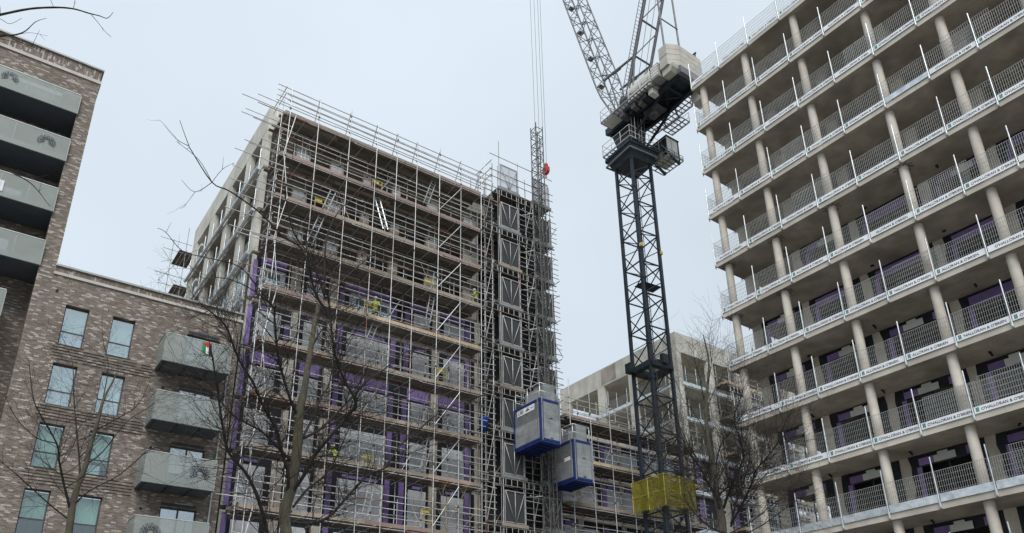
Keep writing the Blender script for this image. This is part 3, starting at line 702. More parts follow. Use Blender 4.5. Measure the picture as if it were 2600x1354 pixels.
# ================================================================== scaffolding
def scaffold(T, xs, y0, y1, z_decks, ztop, zbot, yrails=(.5, 1.0), left_out=2.0, right_out=.25, boards=None, toe=None, depth_boards=5, transom=1.0, inner_top=1.0):
    """independent tied scaffold: two rows of standards, ledgers, transoms, boards, toe boards, guard rails"""
    xa, xb = xs[0], xs[-1]
    cp = MB()
    for x in xs:
        for y, zt in ((y0, ztop+rnd.uniform(-.25, .35)), (y1, ztop-inner_top+rnd.uniform(-.3, .3))):
            z = zbot; q = rnd.uniform(3, 6.4); lean = rnd.uniform(-.03, .03)
            while z < zt-.1:
                z2 = min(zt, z+q); q = rnd.choice((6.4, 5, 4.2, 3.6))
                tube('standard', (x+lean*.2, y, z), (x+rnd.uniform(-.02, .02), y, z2), .0275, tubemat(.1), T); z = z2
                if z < zt-.3: cp.box(x-.04, x+.04, y-.04, y+.04, z-.07, z+.07)
    def run(y, z, p_long=.4, name='ledger', sag=.03):
        x = xa-rnd.uniform(.2, .5) if rnd.random() > p_long else xa-left_out*rnd.uniform(.6, 1.15)
        end = xb+right_out*rnd.uniform(.6, 1.6)
        while x < end-.3:
            x2 = min(end, x+rnd.choice((6.4, 6.4, 5.0, 4.2))); dz = rnd.uniform(-sag, sag)
            tube(name, (x, y, z+dz), (x2+.15, y, z+rnd.uniform(-sag, sag)), .0275, tubemat(.12), T); x = x2
        for xx in xs: cp.box(xx-.05, xx+.05, y-.05, y+.05, z-.05, z+.05)
    for k, zd in enumerate(z_decks):
        run(y0+.05, zd-.14, .6 if k < 5 else .1); run(y1-.05, zd-.14, .2)
        for h in yrails: run(y0+.055, zd+h, .5 if k < 5 else .08, 'guard_rail')
        run(y1-.055, zd+yrails[1], .1, 'guard_rail'); run(y1-.055, zd+yrails[0], .1, 'guard_rail'); run(y0+.03, zd+1.42, .3 if k < 5 else .05, 'guard_rail')
        if k: run(y0+.05, zd+1.78, .35 if k < 5 else .05); run(y1-.05, zd+1.78, 0)
        x = xa-.1; nt_ = int((xb-xa)/transom)
        for q in range(nt_+1):
            xx = xa+(xb-xa)*q/nt_
            tube('transom', (xx+rnd.uniform(-.1, .1), y0-.18, zd-.085), (xx+rnd.uniform(-.1, .1), (boards or y1)+.1, zd-.085), .0275, tubemat(.3), T)
        if True:
            yd = (boards if k < 4 else y1+.25) if boards else y1
            for r in range(depth_boards):
                yb = y0+.12+(yd-y0-.1)*r/depth_boards; w = (yd-y0-.1)/depth_boards-.015; x = xa-.3-rnd.uniform(0, 1.0)*(r % 2)*.3
                while x < xb:
                    x2 = min(xb+.1, x+rnd.choice((3.9, 3.9, 3.0)))
                    box('deck_board', x, x2-.01, yb, yb+w, zd-.055+rnd.uniform(-.004, .004), zd-.015, 'old_board' if rnd.random() < .93 else 'tan_board', T); x = x2
        mats = toe[k % len(toe)] if toe else 'tan_board'
        x = xa-.25
        while x < xb:
            x2 = min(xb+.08, x+rnd.choice((3.9, 3.9, 3.0)))
            mt = mats if rnd.random() < .8 else rnd.choice(('tan_board', 'new_board', 'pink_board'))
            box('toe_board', x, x2-.012, y0+.085, y0+.123, zd-.02+rnd.uniform(-.01, .01), zd+.21+rnd.uniform(-.01, .01), mt, T); x = x2
        box('toe_board', xa-.28, xa-.24, y0+.13, boards or y1, zd-.02, zd+.21, mats, T)
        if k:
            for q in range(int((xb-xa)/2.6)):
                xx = rnd.uniform(xa, xb); tube('puncheon', (xx, y1-.1, zd), (xx+rnd.uniform(-.03, .03), y1-.1, zd+rnd.choice((1.1, 2.0, 2.9))), .025, tubemat(.1), T)
            for q in range(int((xb-xa)/9)):
                xx = rnd.uniform(xa, xb-1.5); tube('brace', (xx, y1-.15, zd+.1), (xx+rnd.choice((-1.3, 1.3)), y1-.15, zd+2.6), .0275, tubemat(.2), T)
    cp.build('couplers', 'mast_steel', T, 'stuff')
YS = 39.1; DECK = [36.92-3.12*k for k in range(11)]
DECK = [36.92, 33.78, 30.72, 27.72, 24.5, 21.25, 18.1, 15.1, 11.85, 8.75, 5.6]
XS = [11.92, 13.8, 15.95, 17.9, 19.42, 20.95, 22.75, 24.5, 26.2]
SC = thing('scaffold', 'tall steel tube scaffold with timber decks across the whole front of the middle block', 'scaffold', (19, 39.7, 0))
scaffold(SC, XS, YS, 40.45, DECK, 39.2, 0, boards=41.33, depth_boards=8, toe=['tan_board', 'pink_board', 'tan_board', 'tan_board', 'new_board', 'tan_board', 'tan_board', 'tan_board', 'tan_board', 'new_board', 'tan_board'])
for k in range(len(DECK)):                                # diagonal braces in the last full bay and zigzag at the corner
    if k: tube('brace', (22.75, YS-.06, DECK[k]+.35), (24.5, YS-.06, DECK[k-1]-.3), .0275, 'steel_tube', SC)
    if k:
        a, b = (11.5, 12.0) if k % 2 else (12.0, 11.5)
        tube('brace', (a+.3, YS-.05, DECK[k]), (b+.3, YS-.05, DECK[k-1]), .0275, 'steel_tube', SC)
        tube('standard', (11.5, YS+.3, DECK[k]-.2), (11.52, YS+.3, DECK[k-1]), .0275, 'steel_tube', SC)
        for q in range(3): tube('guard_rail', (11.55, YS-.1, DECK[k]+.45+q*.55), (11.55, 40.5, DECK[k]+.45+q*.55), .0275, 'steel_tube', SC)
for z in (37.62, 38.0, 38.45, 38.85): tube('guard_rail', (11.0, YS+.06, z), (27.2, YS+.06, z+.02), .0275, 'steel_tube', SC)
for x in XS[1:]: tube('brace', (x-.05, YS+.02, 39.0), (x+.05, 40.4, 37.0), .0275, 'steel_tube', SC)
tube('guard_rail', (11.5, YS-.2, 38.2), (11.5, 41.2, 38.2), .0275, 'steel_tube', SC); tube('guard_rail', (11.5, YS-.2, 38.7), (11.5, 41.2, 38.7), .0275, 'steel_tube', SC)
for x in (11.3, 11.6): tube('standard', (x, YS+.5, 36.6), (x, YS+.5, 39.3), .0275, 'steel_tube', SC)
for zz in (36.9, 35.95, 35.6, 33.7, 32.85, 30.7, 29.85, 28.7, 27.65):      # long ledger tails past the corner
    tube('ledger', (rnd.uniform(8.8, 9.5), YS+.02, zz), (12.2, YS+.02, zz+.02), .0275, 'steel_tube', SC)
# far scaffold decks at the back corner of the middle block
RS = thing('scaffold', 'small scaffold with two timber decks behind the middle block, above the brick roof', 'scaffold', (10.9, 59.5, 0))
for zd in (36.9, 33.75):
    for q in range(4): box('deck_board', 10.4+q*.31, 10.4+q*.31+.29, 58.7, 61.2, zd, zd+.045, 'old_board', RS)
    for h in (-.15, .75): tube('ledger', (9.2-h*.4, 58.75, zd+h), (11.3, 58.75, zd+h), .022, 'dark_tube', RS)
    tube('transom', (10.9, 58.3, zd-.1), (10.9, 61.3, zd-.1), .022, 'dark_tube', RS)
for x, y in ((10.9, 58.75), (10.3, 61.1)): tube('standard', (x, y, 0), (x, y, 39.2), .025, 'dark_tube', RS)
# ladders, ladder gates, workers
def ladder(label, p0, p1, w=.34):
    p0, p1 = Vector(p0), Vector(p1); T = thing('ladder', label, 'ladder', p0, 'ladders on the scaffold')
    d = (p1-p0); ax = d.cross(Vector((0, 1, 0))); ax = Vector((d.z, 0, -d.x)).normalized() if abs(d.x) > .05 else Vector((1, 0, 0))
    for s in (-1, 1): beam('stile', p0+ax*w/2*s, p1+ax*w/2*s, .03, .06, 'galvanised', T)
    n = int(d.length/.28)
    for i in range(1, n): tube('rung', p0+d*(i/n)-ax*w/2, p0+d*(i/n)+ax*w/2, .015, 'galvanised', T, 6)
def pxy(u, v, y):
    d = AR*(u-CXP) - AU*(v-CYP) + AF*FPX
    return Vector(CAM + d*((y-CAM[1])/d[1]))
for lab, a, b in (('ladder leaning between the second and third decks, left of the scaffold', (784, 620), (846, 486)), ('ladder leaning under the small yellow gate on the second deck', (979, 582), (953, 484)),
                  ('ladder under the topmost deck near the right of the scaffold', (1080, 520), (1106, 450)), ('ladder below the yellow gate beside the fourth deck, right part', (1086, 817), (1108, 696)),
                  ('ladder dropping from the hi-vis worker\'s deck', (930, 880), (962, 800)), ('ladder on the lower right decks beside a concrete pier', (1072, 1194), (1099, 1092)), ('ladder near the bottom in front of the wide grey boards', (926, 1310), (951, 1200))):
    ladder(lab, pxy(*a, 39.35), pxy(*b, 39.75))
def ladder_gate(label, u, v):
    p = pxy(u, v, 39.25); T = thing('ladder_gate', label, 'safety gate', p, 'yellow ladder gates on the scaffold')
    x, y, z = p; w, h = .33, .34
    for s in (-1, 1): tube('upright', (x+s*w, y, z-h), (x+s*w, y, z+h), .026, 'yellow_paint', T)
    for q in (-1, .1, 1): tube('bar', (x-w, y, z+q*h), (x+w, y, z+q*h), .024, 'yellow_paint', T)
    box('gate_plate', x-w+.06, x+w-.2, y+.02, y+.04, z+.12, z+h-.04, 'yellow_paint', T)
for l, u, v in (('yellow ladder gate on the third deck, left part of the scaffold', 813, 517), ('yellow ladder gate on the second deck by two steep ladders', 958, 470), ('yellow ladder gate on the fourth deck beside a ladder, right part', 1090, 722),
                ('yellow ladder gate at the lower deck with a red sign plate', 935, 1172), ('yellow ladder gate near the bottom right of the scaffold', 1085, 1308), ('yellow ladder gate on the lower right deck near a white bag', 1123, 950), ('yellow ladder gate below the window frames, next to the bending worker', 938, 778)):
    ladder_gate(l, u, v)
def person(label, loc, face, lean=.0, arms=((.32, .55), (.25, .6)), kneel=False):
    """standing worker: one skinned body, helmet and vest as children"""
    L = Vector(loc); T = thing('person', label, 'person', L)
    R = Matrix.Rotation(face, 3, 'Z')
    J = {'pel': (0, 0, .95), 'chest': (0, lean*.6, 1.32), 'neck': (0, lean*.85, 1.5), 'head': (0, lean*.98+.01, 1.66), 'top': (0, lean, 1.76),
         'hipL': (-.1, 0, .9), 'kneeL': (-.12, .06, .5), 'ankL': (-.13, 0, .1), 'toeL': (-.14, .16, .04), 'hipR': (.1, 0, .9), 'kneeR': (.12, .03, .5), 'ankR': (.13, -.04, .1), 'toeR': (.14, .12, .04),
         'shL': (-.2, lean*.8, 1.44), 'elL': (-.29, lean*.8+.1, 1.18), 'haL': (-.2, lean*.8+arms[0][0], 1.05+arms[0][1]*.2), 'shR': (.2, lean*.8, 1.44), 'elR': (.29, lean*.8+.12, 1.2), 'haR': (.2, lean*.8+arms[1][0], 1.1+arms[1][1]*.3)}
    if kneel:
        J = {n: (x, y, z-.5) for n, (x, y, z) in J.items()}
        for q, x in (('L', -.13), ('R', .13)): J['hip'+q] = (x*.8, 0, .4); J['knee'+q] = (x, .38, .3 if q == 'L' else .08); J['ank'+q] = (x, .3 if q == 'L' else -.08, .06); J['toe'+q] = (x, .45 if q == 'L' else -.22, .04)
    rad = {'pel': .15, 'chest': .17, 'neck': .06, 'head': .1, 'top': .07, 'hip': .1, 'knee': .065, 'ank': .05, 'toe': .045, 'sh': .075, 'el': .05, 'ha': .045}
    E_ = [('pel', 'chest'), ('chest', 'neck'), ('neck', 'head'), ('head', 'top'), ('pel', 'hipL'), ('hipL', 'kneeL'), ('kneeL', 'ankL'), ('ankL', 'toeL'), ('pel', 'hipR'), ('hipR', 'kneeR'), ('kneeR', 'ankR'), ('ankR', 'toeR'),
          ('chest', 'shL'), ('shL', 'elL'), ('elL', 'haL'), ('chest', 'shR'), ('shR', 'elR'), ('elR', 'haR')]
    names = list(J); me = bpy.data.meshes.new('body'); me.from_pydata([tuple(L+R@Vector(J[n])) for n in names], [(names.index(a), names.index(b)) for a, b in E_], [])
    o = bpy.data.objects.new('tmp', me); COL.objects.link(o); md = o.modifiers.new('s', 'SKIN'); o.modifiers.new('u', 'SUBSURF').levels = 1
    sk = me.skin_vertices[0].data
    for i, n in enumerate(names):
        r = rad.get(n) or rad[n[:-1]]; sk[i].radius = (r, r*.8 if n in ('pel', 'chest') else r); sk[i].use_root = n == 'pel'
    m2 = bpy.data.meshes.new_from_object(o.evaluated_get(bpy.context.evaluated_depsgraph_get())); bpy.data.objects.remove(o)
    for mt in ('trousers', 'hi_vis', 'skin'): m2.materials.append(MATS[mt])
    for p in m2.polygons:
        h = (p.center-L).z; p.use_smooth = True; rr = (p.center-L).xy.length
        h += .5*kneel; p.material_index = 0 if h < .98 else (2 if h > 1.52 or (h < 1.3 and rr > .27+abs(lean)) else 1)
    put(bpy.data.objects.new('body', m2), T, Matrix.Identity(4))
    hp = L+R@Vector(J['top']); mb = MB(); mb.path([hp+Vector((0, 0, -.09)), hp+Vector((0, 0, -.07)), hp+Vector((0, 0, .0)), hp+Vector((0, 0, .05))], [.15, .12, .11, .05], 12); mb.build('helmet', 'helmet', T)
p = pxy(952, 800, 39.9); person('hi-vis worker in a pale helmet bending on the deck by the window frames', (p.x, 39.9, DECK[4]), 2.6, .25)
p = pxy(853, 1170, 39.95); person('worker in hi-vis yellow half hidden behind the toe board, lower left of the scaffold', (p.x, 39.95, DECK[7]), .4, .3, kneel=True)
p = pxy(1208, 768, 40.0); person('hi-vis worker behind the toe board at the right end of the fourth deck', (p.x, 40.0, DECK[3]-.02), 1.2, .1)
p = pxy(1228, 1078, 39.6); m = MB(); m.path([(p.x, 39.6, p.z-.45), (p.x, 39.6, p.z+.4), (p.x, 39.6, p.z+.45), (p.x, 39.6, p.z+.45)], [.27, .32, .33, .29], 14)
tag(m.build('tub', 'blue_plastic'), 'blue plastic tub on a deck beside the hoist tower', 'tub')
# ================================================================== hoist landing tower, mast and cages
HT = thing('hoist_tower', 'dark scaffold tower with grey landing gates at the right end of the scaffolded front', 'scaffold tower', (30, 40.4, 0))
LAND = [38.65, 35.2, 32.0, 28.8, 25.7, 22.6, 19.5, 16.35, 13.2, 10.1, 7.0]
TX = [26.75, 27.4, 28.1, 29.85, 30.5, 31.2, 32.85]
for x in TX:
    for y in (39.5, 40.4, 41.3):
        zt = (42.9 if x in (28.1,) else 41.2)+rnd.uniform(-.8, .5) - (1.2 if y > 40 else 0); z = 0
        while z < zt-.1:
            z2 = min(zt, z+rnd.uniform(4, 6.4)); tube('standard', (x+rnd.uniform(-.03, .03), y, z), (x+rnd.uniform(-.03, .03), y, z2), .0275, ('dark_tube' if rnd.random() < .6 else tubemat(.1)), HT); z = z2
        if x in (28.1, 29.85) and y < 40: tube('standard', (x-.1, y+.06, 0), (x-.1, y+.06, 40.5), .0275, 'dark_tube', HT)
for k, z in enumerate(LAND):
    box('landing_deck', 28.0, 33.0, 39.55, 41.3, z-.12, z-.06, 'old_board', HT)
    box('landing_edge', 27.95, 30.0, 39.43, 39.53, z-.24, z-.02, 'tan_board' if k % 3 == 2 else 'alu_dark', HT)
    box('landing_edge', 31.1, 33.0, 39.43, 39.53, z-.24, z-.02, 'alu_dark', HT)
    for zz in (z-.3, z-.75):                               # ladder beam below each landing
        tube('ladder_beam_chord', (26.6, 39.47, zz), (33.2, 39.47, zz), .0275, 'dark_tube', HT)
    for q in range(14): tube('ladder_beam_rung', (26.9+q*.46, 39.47, z-.75), (26.9+q*.46, 39.47, z-.3), .022, 'gate_frame', HT)
    for (a, b) in ((28.18, 29.78), (31.28, 32.78)):
        g = MB(); y = 39.46; z0, z1 = z+.02, z+2.1
        g.cur = 0
        g.box(a, b, y, y+.05, z0, z0+.06); g.box(a, b, y, y+.05, z1-.06, z1); g.box(a, a+.05, y, y+.05, z0+.06, z1-.06); g.box(b-.05, b, y, y+.05, z0+.06, z1-.06)
        mdl = (a+b)/2
        g.tube((mdl, y-.02, z0+.05), (mdl, y-.02, z1-.05), .03, 6); g.tube((a+.05, y-.03, z1-.05), (mdl-.06, y-.03, z0+.06), .024, 6); g.tube((b-.05, y-.03, z1-.05), (mdl+.06, y-.03, z0+.06), .024, 6)
        o = g.build('landing_gate', 'gate_frame', HT)
        box('gate_sheet', a+.05, b-.05, y+.055, y+.065, z0+.06, z1-.06, 'clear_screen' if k == 0 else 'shaded_net', o)
    if k:
        box('side_sheet', 33.0, 33.02, 39.6, 41.3, z+.1, LAND[k-1]-.9, 'shaded_net', HT)  # near-black sheet added to darken the tower's inside
        box('shade_back_sheet', 28.0, 33.0, 41.36, 41.38, z, LAND[k-1]-.2, 'shaded_net', HT)  # added dark backing, stands in for shade behind the gates
        for x0, x1 in ((26.75, 27.4), (29.9, 31.1), (32.9, 33.3)):
            for h in (.35, .75, 1.15, 1.6, 2.1): tube('guard_rail', (x0-.15, 39.47, z+h+rnd.uniform(-.05, .05)), (x1+.15, 39.47, z+h+rnd.uniform(-.05, .05)), .0275, ('dark_tube' if rnd.random() < .6 else tubemat()), HT)
        tube('brace', (26.8, 39.42, z), (27.5, 39.42, LAND[k-1]), .0275, 'dark_tube', HT); tube('brace', (28.0, 40.4, z), (30.5, 41.2, LAND[k-1]), .0275, 'dark_tube', HT)
        tube('brace', (30.4, 39.45, z), (31.2, 39.45, LAND[k-1]), .0275, 'dark_tube', HT)
        for y in (39.7, 40.3, 41.0): tube('transom', (26.6, y, z-.2), (33.1+rnd.uniform(0, .3), y, z-.2+rnd.uniform(-.1, .1)), .0275, 'dark_tube', HT)
        for x in (27.4, 30.5, 32.85): tube('transom', (x, 38.9+rnd.uniform(-.3, .2), z-.35), (x, 41.5, z-.35), .0275, 'dark_tube', HT)
        for q in range(3): tube('tie', (33.0, 40+q*.5, z+rnd.uniform(0, 2)), (33.3+rnd.uniform(0, .35), 39.6+q*.6, z+rnd.uniform(0, 2.4)), .0275, 'dark_tube', HT)
        for q in range(3): box('clutter_board', 26.9+rnd.uniform(0, .5), 27.6+rnd.uniform(0, .6), 39.5, 40.9, z-.08+q*.05, z-.05+q*.05, rnd.choice(('old_board', 'tan_board')), HT)
for h in (.6, 1.2, 2.6): tube('guard_rail', (27.2, 39.45, 38.7+h), (33.2, 39.45, 38.7+h), .0275, 'dark_tube', HT)
for h in (.6, 1.2, 1.9): tube('guard_rail', (27.3, 39.3, 38.7+h), (27.3, 41.4, 38.7+h), .0275, 'dark_tube', HT)
m = MB(); m.prism([(39.4, 37.0), (40.9, 37.5), (40.9, 37.62), (39.4, 37.12)], 'x', 26.4, 27.9); m.build('roof_board', 'old_board', HT)
HM = thing('hoist_mast', 'square grey lattice mast of the goods hoist standing in front of the landing tower', 'hoist mast', (31.33, 38.83, 0))
a0, a1, b0, b1 = 31.0, 31.66, 38.5, 39.16; MT = 45.3
cr4 = [(a0, b0), (a1, b0), (a1, b1), (a0, b1)]
for x, y in cr4: tube('mast_leg', (x, y, 0), (x, y, MT+(.12 if (x, y) == cr4[0] else 0)), .042, 'mast_steel', HM)
z = 8.0; i = 0
while z < MT+.01:
    for q in range(4):
        p, r = cr4[q], cr4[(q+1) % 4]
        tube('cross_tube', (*p, z), (*r, z), .03, 'mast_steel', HM, 6)
        if z+.75 < MT+.1:
            if i % 2: p, r = r, p
            tube('lacing', (*p, z+.04), (*r, z+.71), .018, 'mast_steel', HM, 6)
    z += .755; i += 1
box('gear_rack', a0+.28, a0+.36, b0-.05, b0-.02, 8, 44, 'mast_steel', HM)
for z in (37.2, 33.9, 30.7, 27.4, 24.3, 15.2, 12.1):
    for s in (0, .66): tube('wall_tie', (a0+s, b1, z), (a0-.9+s*2.2, 40.4, z+.05), .035, 'galvanised', HM)
    tube('wall_tie', (a0-.5, 39.75, z), (a1+.6, 39.75, z), .035, 'galvanised', HM); tube('wall_tie', (a0-1.2, 38.9, z-.2), (a1, 40.3, z-.1), .03, 'galvanised', HM)
def cage(label, x0, x1, y0, y1, z0, z1, sign):
    T = thing('hoist_cage', label, 'hoist cage', ((x0+x1)/2, (y0+y1)/2, z0), 'cages of the goods hoist')
    fl = MB(); fl.box(x0-.03, x1+.03, y0-.03, y1+.03, z0-.14, z0)
    for q in range(7): yy = y0+.1+(y1-y0-.2)*q/6; fl.box(x0, x1, yy-.04, yy+.04, z0-.2, z0-.141)
    fl.build('floor', 'blue_paint', T)
    for x in (x0, x1):
        for y in (y0, y1): beam('corner_post', (x, y, z0), (x, y, z1), .11, .11, 'blue_paint', T)
        beam('top_rail', (x, y0+.05, z1-.08), (x, y1-.05, z1-.08), .1, .17, 'blue_paint', T); beam('bottom_rail', (x, y0+.05, z0+.07), (x, y1-.05, z0+.07), .1, .13, 'blue_paint', T)
    for y in (y0, y1): beam('top_rail', (x0+.05, y, z1-.08), (x1-.05, y, z1-.08), .1, .17, 'blue_paint', T); beam('bottom_rail', (x0+.05, y, z0+.07), (x1-.05, y, z0+.07), .1, .13, 'blue_paint', T)
    zm = z0+(z1-z0)*.53; n = 10
    def face_x(x):
        for q in range(n):                              # ribbed sheet in the upper half, bright sheet below
            a = zm+(z1-.17-zm)*q/n; box('louvre_slat', x-.02, x+.005, y0+.08, y1-.08, a+.008, a+(z1-.17-zm)/n-.012, 'alu_dark', T)
        for q in range(4): a = z0+.14+(zm-z0-.14)*q/4; box('side_sheet', x-.03, x-.008, y0+.08, y1-.08, a, a+(zm-z0-.14)/4-.008, 'alu_sheet', T)
    face_x(x0); face_x(x1+.02)
    y = y0-.03
    for q in range(16): a = zm+(z1-.17-zm)*q/16; box('louvre_slat', x0+.22, x1-.08, y, y+.02, a+.004, a+(z1-.17-zm)/16-.008, 'alu_sheet', T)
    for q in range(5): a = z0+.14+(zm-z0-.14)*q/5; box('door_sheet', x0+.22, x1-.08, y, y+.02, a, a+(zm-z0-.14)/5-.006, 'alu_sheet', T)
    box('handle', x0+.75, x0+.95, y-.03, y-.002, zm+.05, zm+.09, 'charcoal_metal', T); box('handle', x0+.75, x0+.95, y-.03, y-.002, z0+.2, z0+.25, 'charcoal_metal', T)
    box('door_rail', x0+.08, x0+.14, y-.05, y, z0-.05, z1+.1, 'alu_sheet', T); box('door_rail', x1-.06, x1+.0, y-.05, y, z0-.05, z1+.1, 'alu_sheet', T); box('guide', x0+.15, x0+.19, y-.06, y-.01, z0, z1, 'blue_paint', T)
    box('door_rail', x0-.06, x0-.03, y0+.15, y0+.25, z0+.1, z1+.1, 'alu_dark', T)
    box('roof', x0, x1, y0, y1, z1+.002, z1+.04, 'alu_dark', T)
    rt = MB()                                            # guard frame on the roof
    for x in (x0+.05, x1-.05):
        for yy in (y0+.05, (y0+y1)/2, y1-.05): rt.tube((x, yy, z1), (x, yy, z1+1.1), .025)
        for h in (.55, 1.1): rt.tube((x, y0+.05, z1+h), (x, y1-.05, z1+h), .022)
    for yy in (y0+.05, y1-.05):
        for h in (.55, 1.1): rt.tube((x0+.05, yy, z1+h), (x1-.05, yy, z1+h), .022)
    rt.build('roof_guard', 'galvanised', T)
    box('drive_housing', x0+.45, x1-.1, y0+.25, y0+1.2, z1+.05, z1+1.2, 'alu_dark', T); box('drive_housing_lid', x0+.4, x1-.05, y0+.2, y0+1.25, z1+1.2, z1+1.25, 'mast_steel', T)
    box('drive_housing', x0+.05, x0+.4, y0+.5, y0+1.6, z1+.05, z1+.75, 'alu_sheet', T)
    box('drive_panel', x0+.5, x1-.15, y0+.225, y0+.245, z1+.1, z1+1.15, 'alu_sheet', T)
    if sign:
        s = box('sign_board', x0-.05, x0-.035, y0+.55, y1-.35, z1-.62, z1-.2, 'banner_white', T)
        lettering('lettering', 'UBS', .34, 'letter_navy', s, (x0-.054, y1-.45, z1-.52), (0, -1, 0), (0, 0, 1), (-1, 0, 0))
        mm = MB()
        for q in range(9): h = (.08, .14, .1, .2, .16, .22, .12, .17, .09)[q]; mm.box(x0-.054, x0-.051, y1-1.3-q*.045, y1-1.265-q*.045, z1-.5, z1-.5+h)
        for q in range(12): mm.box(x0-.054, x0-.051, y1-1.78-q*.03, y1-1.762-q*.03, z1-.42, z1-.38)
        mm.build('skyline_emblem', 'letter_navy', s, 'stuff')
    else:
        box('sign_board', x0-.05, x0-.035, y0+.3, y0+.9, zm-.1, zm+.15, 'banner_white', T)
cage('blue framed hoist cage with a white lettered sign, higher and left of the mast', 29.0, 30.55, 36.62, 39.35, 17.98, 20.78, True)
cage('blue framed hoist cage hanging lower, right of the hoist mast', 32.02, 33.55, 37.1, 39.3, 16.05, 18.72, False)
# ================================================================== low linking wing and far concrete block
LW = thing('linking_wing', 'low scaffolded wing with purple and grey boards, between the hoist and the crane', 'building', (40, 48, 0))
LS = [21.0-3.12*k for k in range(7)]
for k, z in enumerate(LS):
    box('floor_slab', 34.05, 47.25, YF, 55.5, z, z+.24, 'concrete', LW)
    if k == 0: continue
    z += .242; zt = LS[k-1]-.003
    box('membrane', 34.06, 47.2, YF+.03, YF+.05, z, zt, 'membrane', LW)
    x = 34.2; q = 0
    while x < 46.8:
        w = (.4, 1.3, .45, 1.5, .55)[q % 5]; typ = ('sheathing_strip', 'insulation_panel', 'wall_pier', 'insulation_panel', 'gap')[q % 5]
        if typ == 'insulation_panel':
            nn = max(1, round(w/.62))
            for i in range(nn): box('insulation_panel', x+i*w/nn+.01, x+(i+1)*w/nn-.01, YF-.04, YF-.02, z, zt-.55, 'grey_panel', LW)
            if rnd.random() < .6: box('sheathing_board', x+.1, x+w-.1, YF-.045, YF-.02, zt-.52, zt-.1, 'purple_board', LW)
        elif typ == 'sheathing_strip': box('sheathing_strip', x, x+w, YF-.03, YF-.01, z, zt-.2, 'purple_board', LW)
        elif typ == 'wall_pier': box('wall_pier', x, x+w, YF-.06, YF+.1, z, zt, 'column_concrete', LW)
        x += w; q += 1
box('upstand', 34.05, 47.25, YF, YF+.25, 21.245, 22.3, 'concrete_pale', LW)
LSC = thing('scaffold', 'lower tube scaffold with timber decks between the hoist tower and the crane mast', 'scaffold', (40, 39.7, 0))
scaffold(LSC, [33.6+1.87*i for i in range(8)], YS, 40.45, [21.3, 18.2, 15.05, 11.9, 8.8], 23.8, 0, left_out=.3, boards=41.3, toe=['tan_board', 'new_board', 'tan_board', 'tan_board'], depth_boards=7, transom=1.3, inner_top=.6)
FB = thing('far_concrete_block', 'pale unfinished concrete block with large openings beyond the crane mast', 'building', (53, 48, 0))
FX, FY = 47.3, 40.8
FS = [30.72-3.15*k for k in range(10)]
box('parapet', FX, FX+.3, FY+.302, 56.4, 30.72, 32.55, 'concrete_pale', FB); box('parapet', FX, 66, FY, FY+.3, 30.72, 32.55, 'concrete_pale', FB)
box('roof_slab', FX+.302, 66, FY+.302, 56.4, 30.9, 31.2, 'concrete', FB)
box('parapet_patch', FX-.012, FX-.002, 48.3, 50.3, 30.9, 32.45, 'soffit', FB)
for k, z in enumerate(FS):
    if k == 0: continue
    zt = FS[k-1]-.002
    box('floor_slab', FX, 66, FY, 56.4, z, z+.24, 'concrete_pale', FB)
    ye = [FY+.32, 42.0, 45.9, 46.75, 50.0, 50.9, 54.9, 56.4]
    for q in range(0, 8, 2): box('wall_pier', FX+.01, FX+.32, ye[q], ye[q+1], z+.242, zt, 'concrete_pale', FB)
    xe = [FX+.01, 47.85, 51.05, 51.9, 55.0, 55.8, 58.9, 59.7, 62.8, 63.6]
    for q in range(0, 10, 2): box('wall_pier', xe[q], xe[q+1], FY+.01, FY+.315, z+.242, zt, 'concrete_pale', FB)
    G = thing('edge_guardrail', 'galvanised guardrail with wire mesh on the %s open floor of the far pale block' % ORD[k-1], 'guardrail', (FX, FY, z), 'guardrails on the far block')
    for a, b in ((42, 45.9), (46.75, 50), (50.9, 54.9)):
        box('toe_board', FX-.06, FX-.04, a-.3, b+.3, z+.1, z+.42, 'galv_sheet', G); wire_panel(G, Vector((FX+.03, a, z+.3)), (0, 1), b-a, 1.1, 24)
        for yy in (a+.3, (a+b)/2, b-.3): tube('post', (FX-.02, yy, z), (FX-.02, yy, z+1.9), .03, 'galvanised', G)
    for a, b in ((47.85, 51.05), (51.9, 55.0), (55.8, 58.9)):
        box('toe_board', a-.2, b+.2, FY-.06, FY-.04, z+.1, z+.42, 'galv_sheet', G); wire_panel(G, Vector((a, FY+.03, z+.3)), (1, 0), b-a, 1.1, 24)
        for xx in (a+.3, (a+b)/2, b-.3): tube('post', (xx, FY-.02, z), (xx, FY-.02, z+1.9), .03, 'galvanised', G)
    if k > 3:
        for a, b in ((47.85, 51.05), (51.9, 55.0), (55.8, 58.9)): box('membrane', a, b, FY+.25, FY+.3, z+.242, zt, 'membrane', FB); box('sheathing_board', a+.5, a+1.2, FY+.2, FY+.24, z+.3, zt-.2, 'purple_board', FB)
box('core_wall', 52, 65, 48, 48.3, 0, 30.7, 'soffit', FB)
FSC = thing('scaffold', 'tube scaffold with ladder beams in front of the far pale block', 'scaffold', (56, 39.6, 0))
fd = [28.0, 24.9, 21.7, 18.6, 15.4, 12.3, 9.1]
scaffold(FSC, [51.4+1.9*i for i in range(7)], 38.9, 40.2, fd, 33.0, 0, left_out=.3, toe=['new_board', 'tan_board'], depth_boards=4, transom=1.6, inner_top=1.5)
for zd in fd:
    for a in (-.3, -.75): tube('ladder_beam_chord', (51.2, 38.86, zd+a), (63, 38.86, zd+a), .03, 'galvanised', FSC)
    for q in range(26): tube('ladder_beam_rung', (51.4+q*.45, 38.86, zd-.75), (51.4+q*.45, 38.86, zd-.3), .03, 'galvanised', FSC)
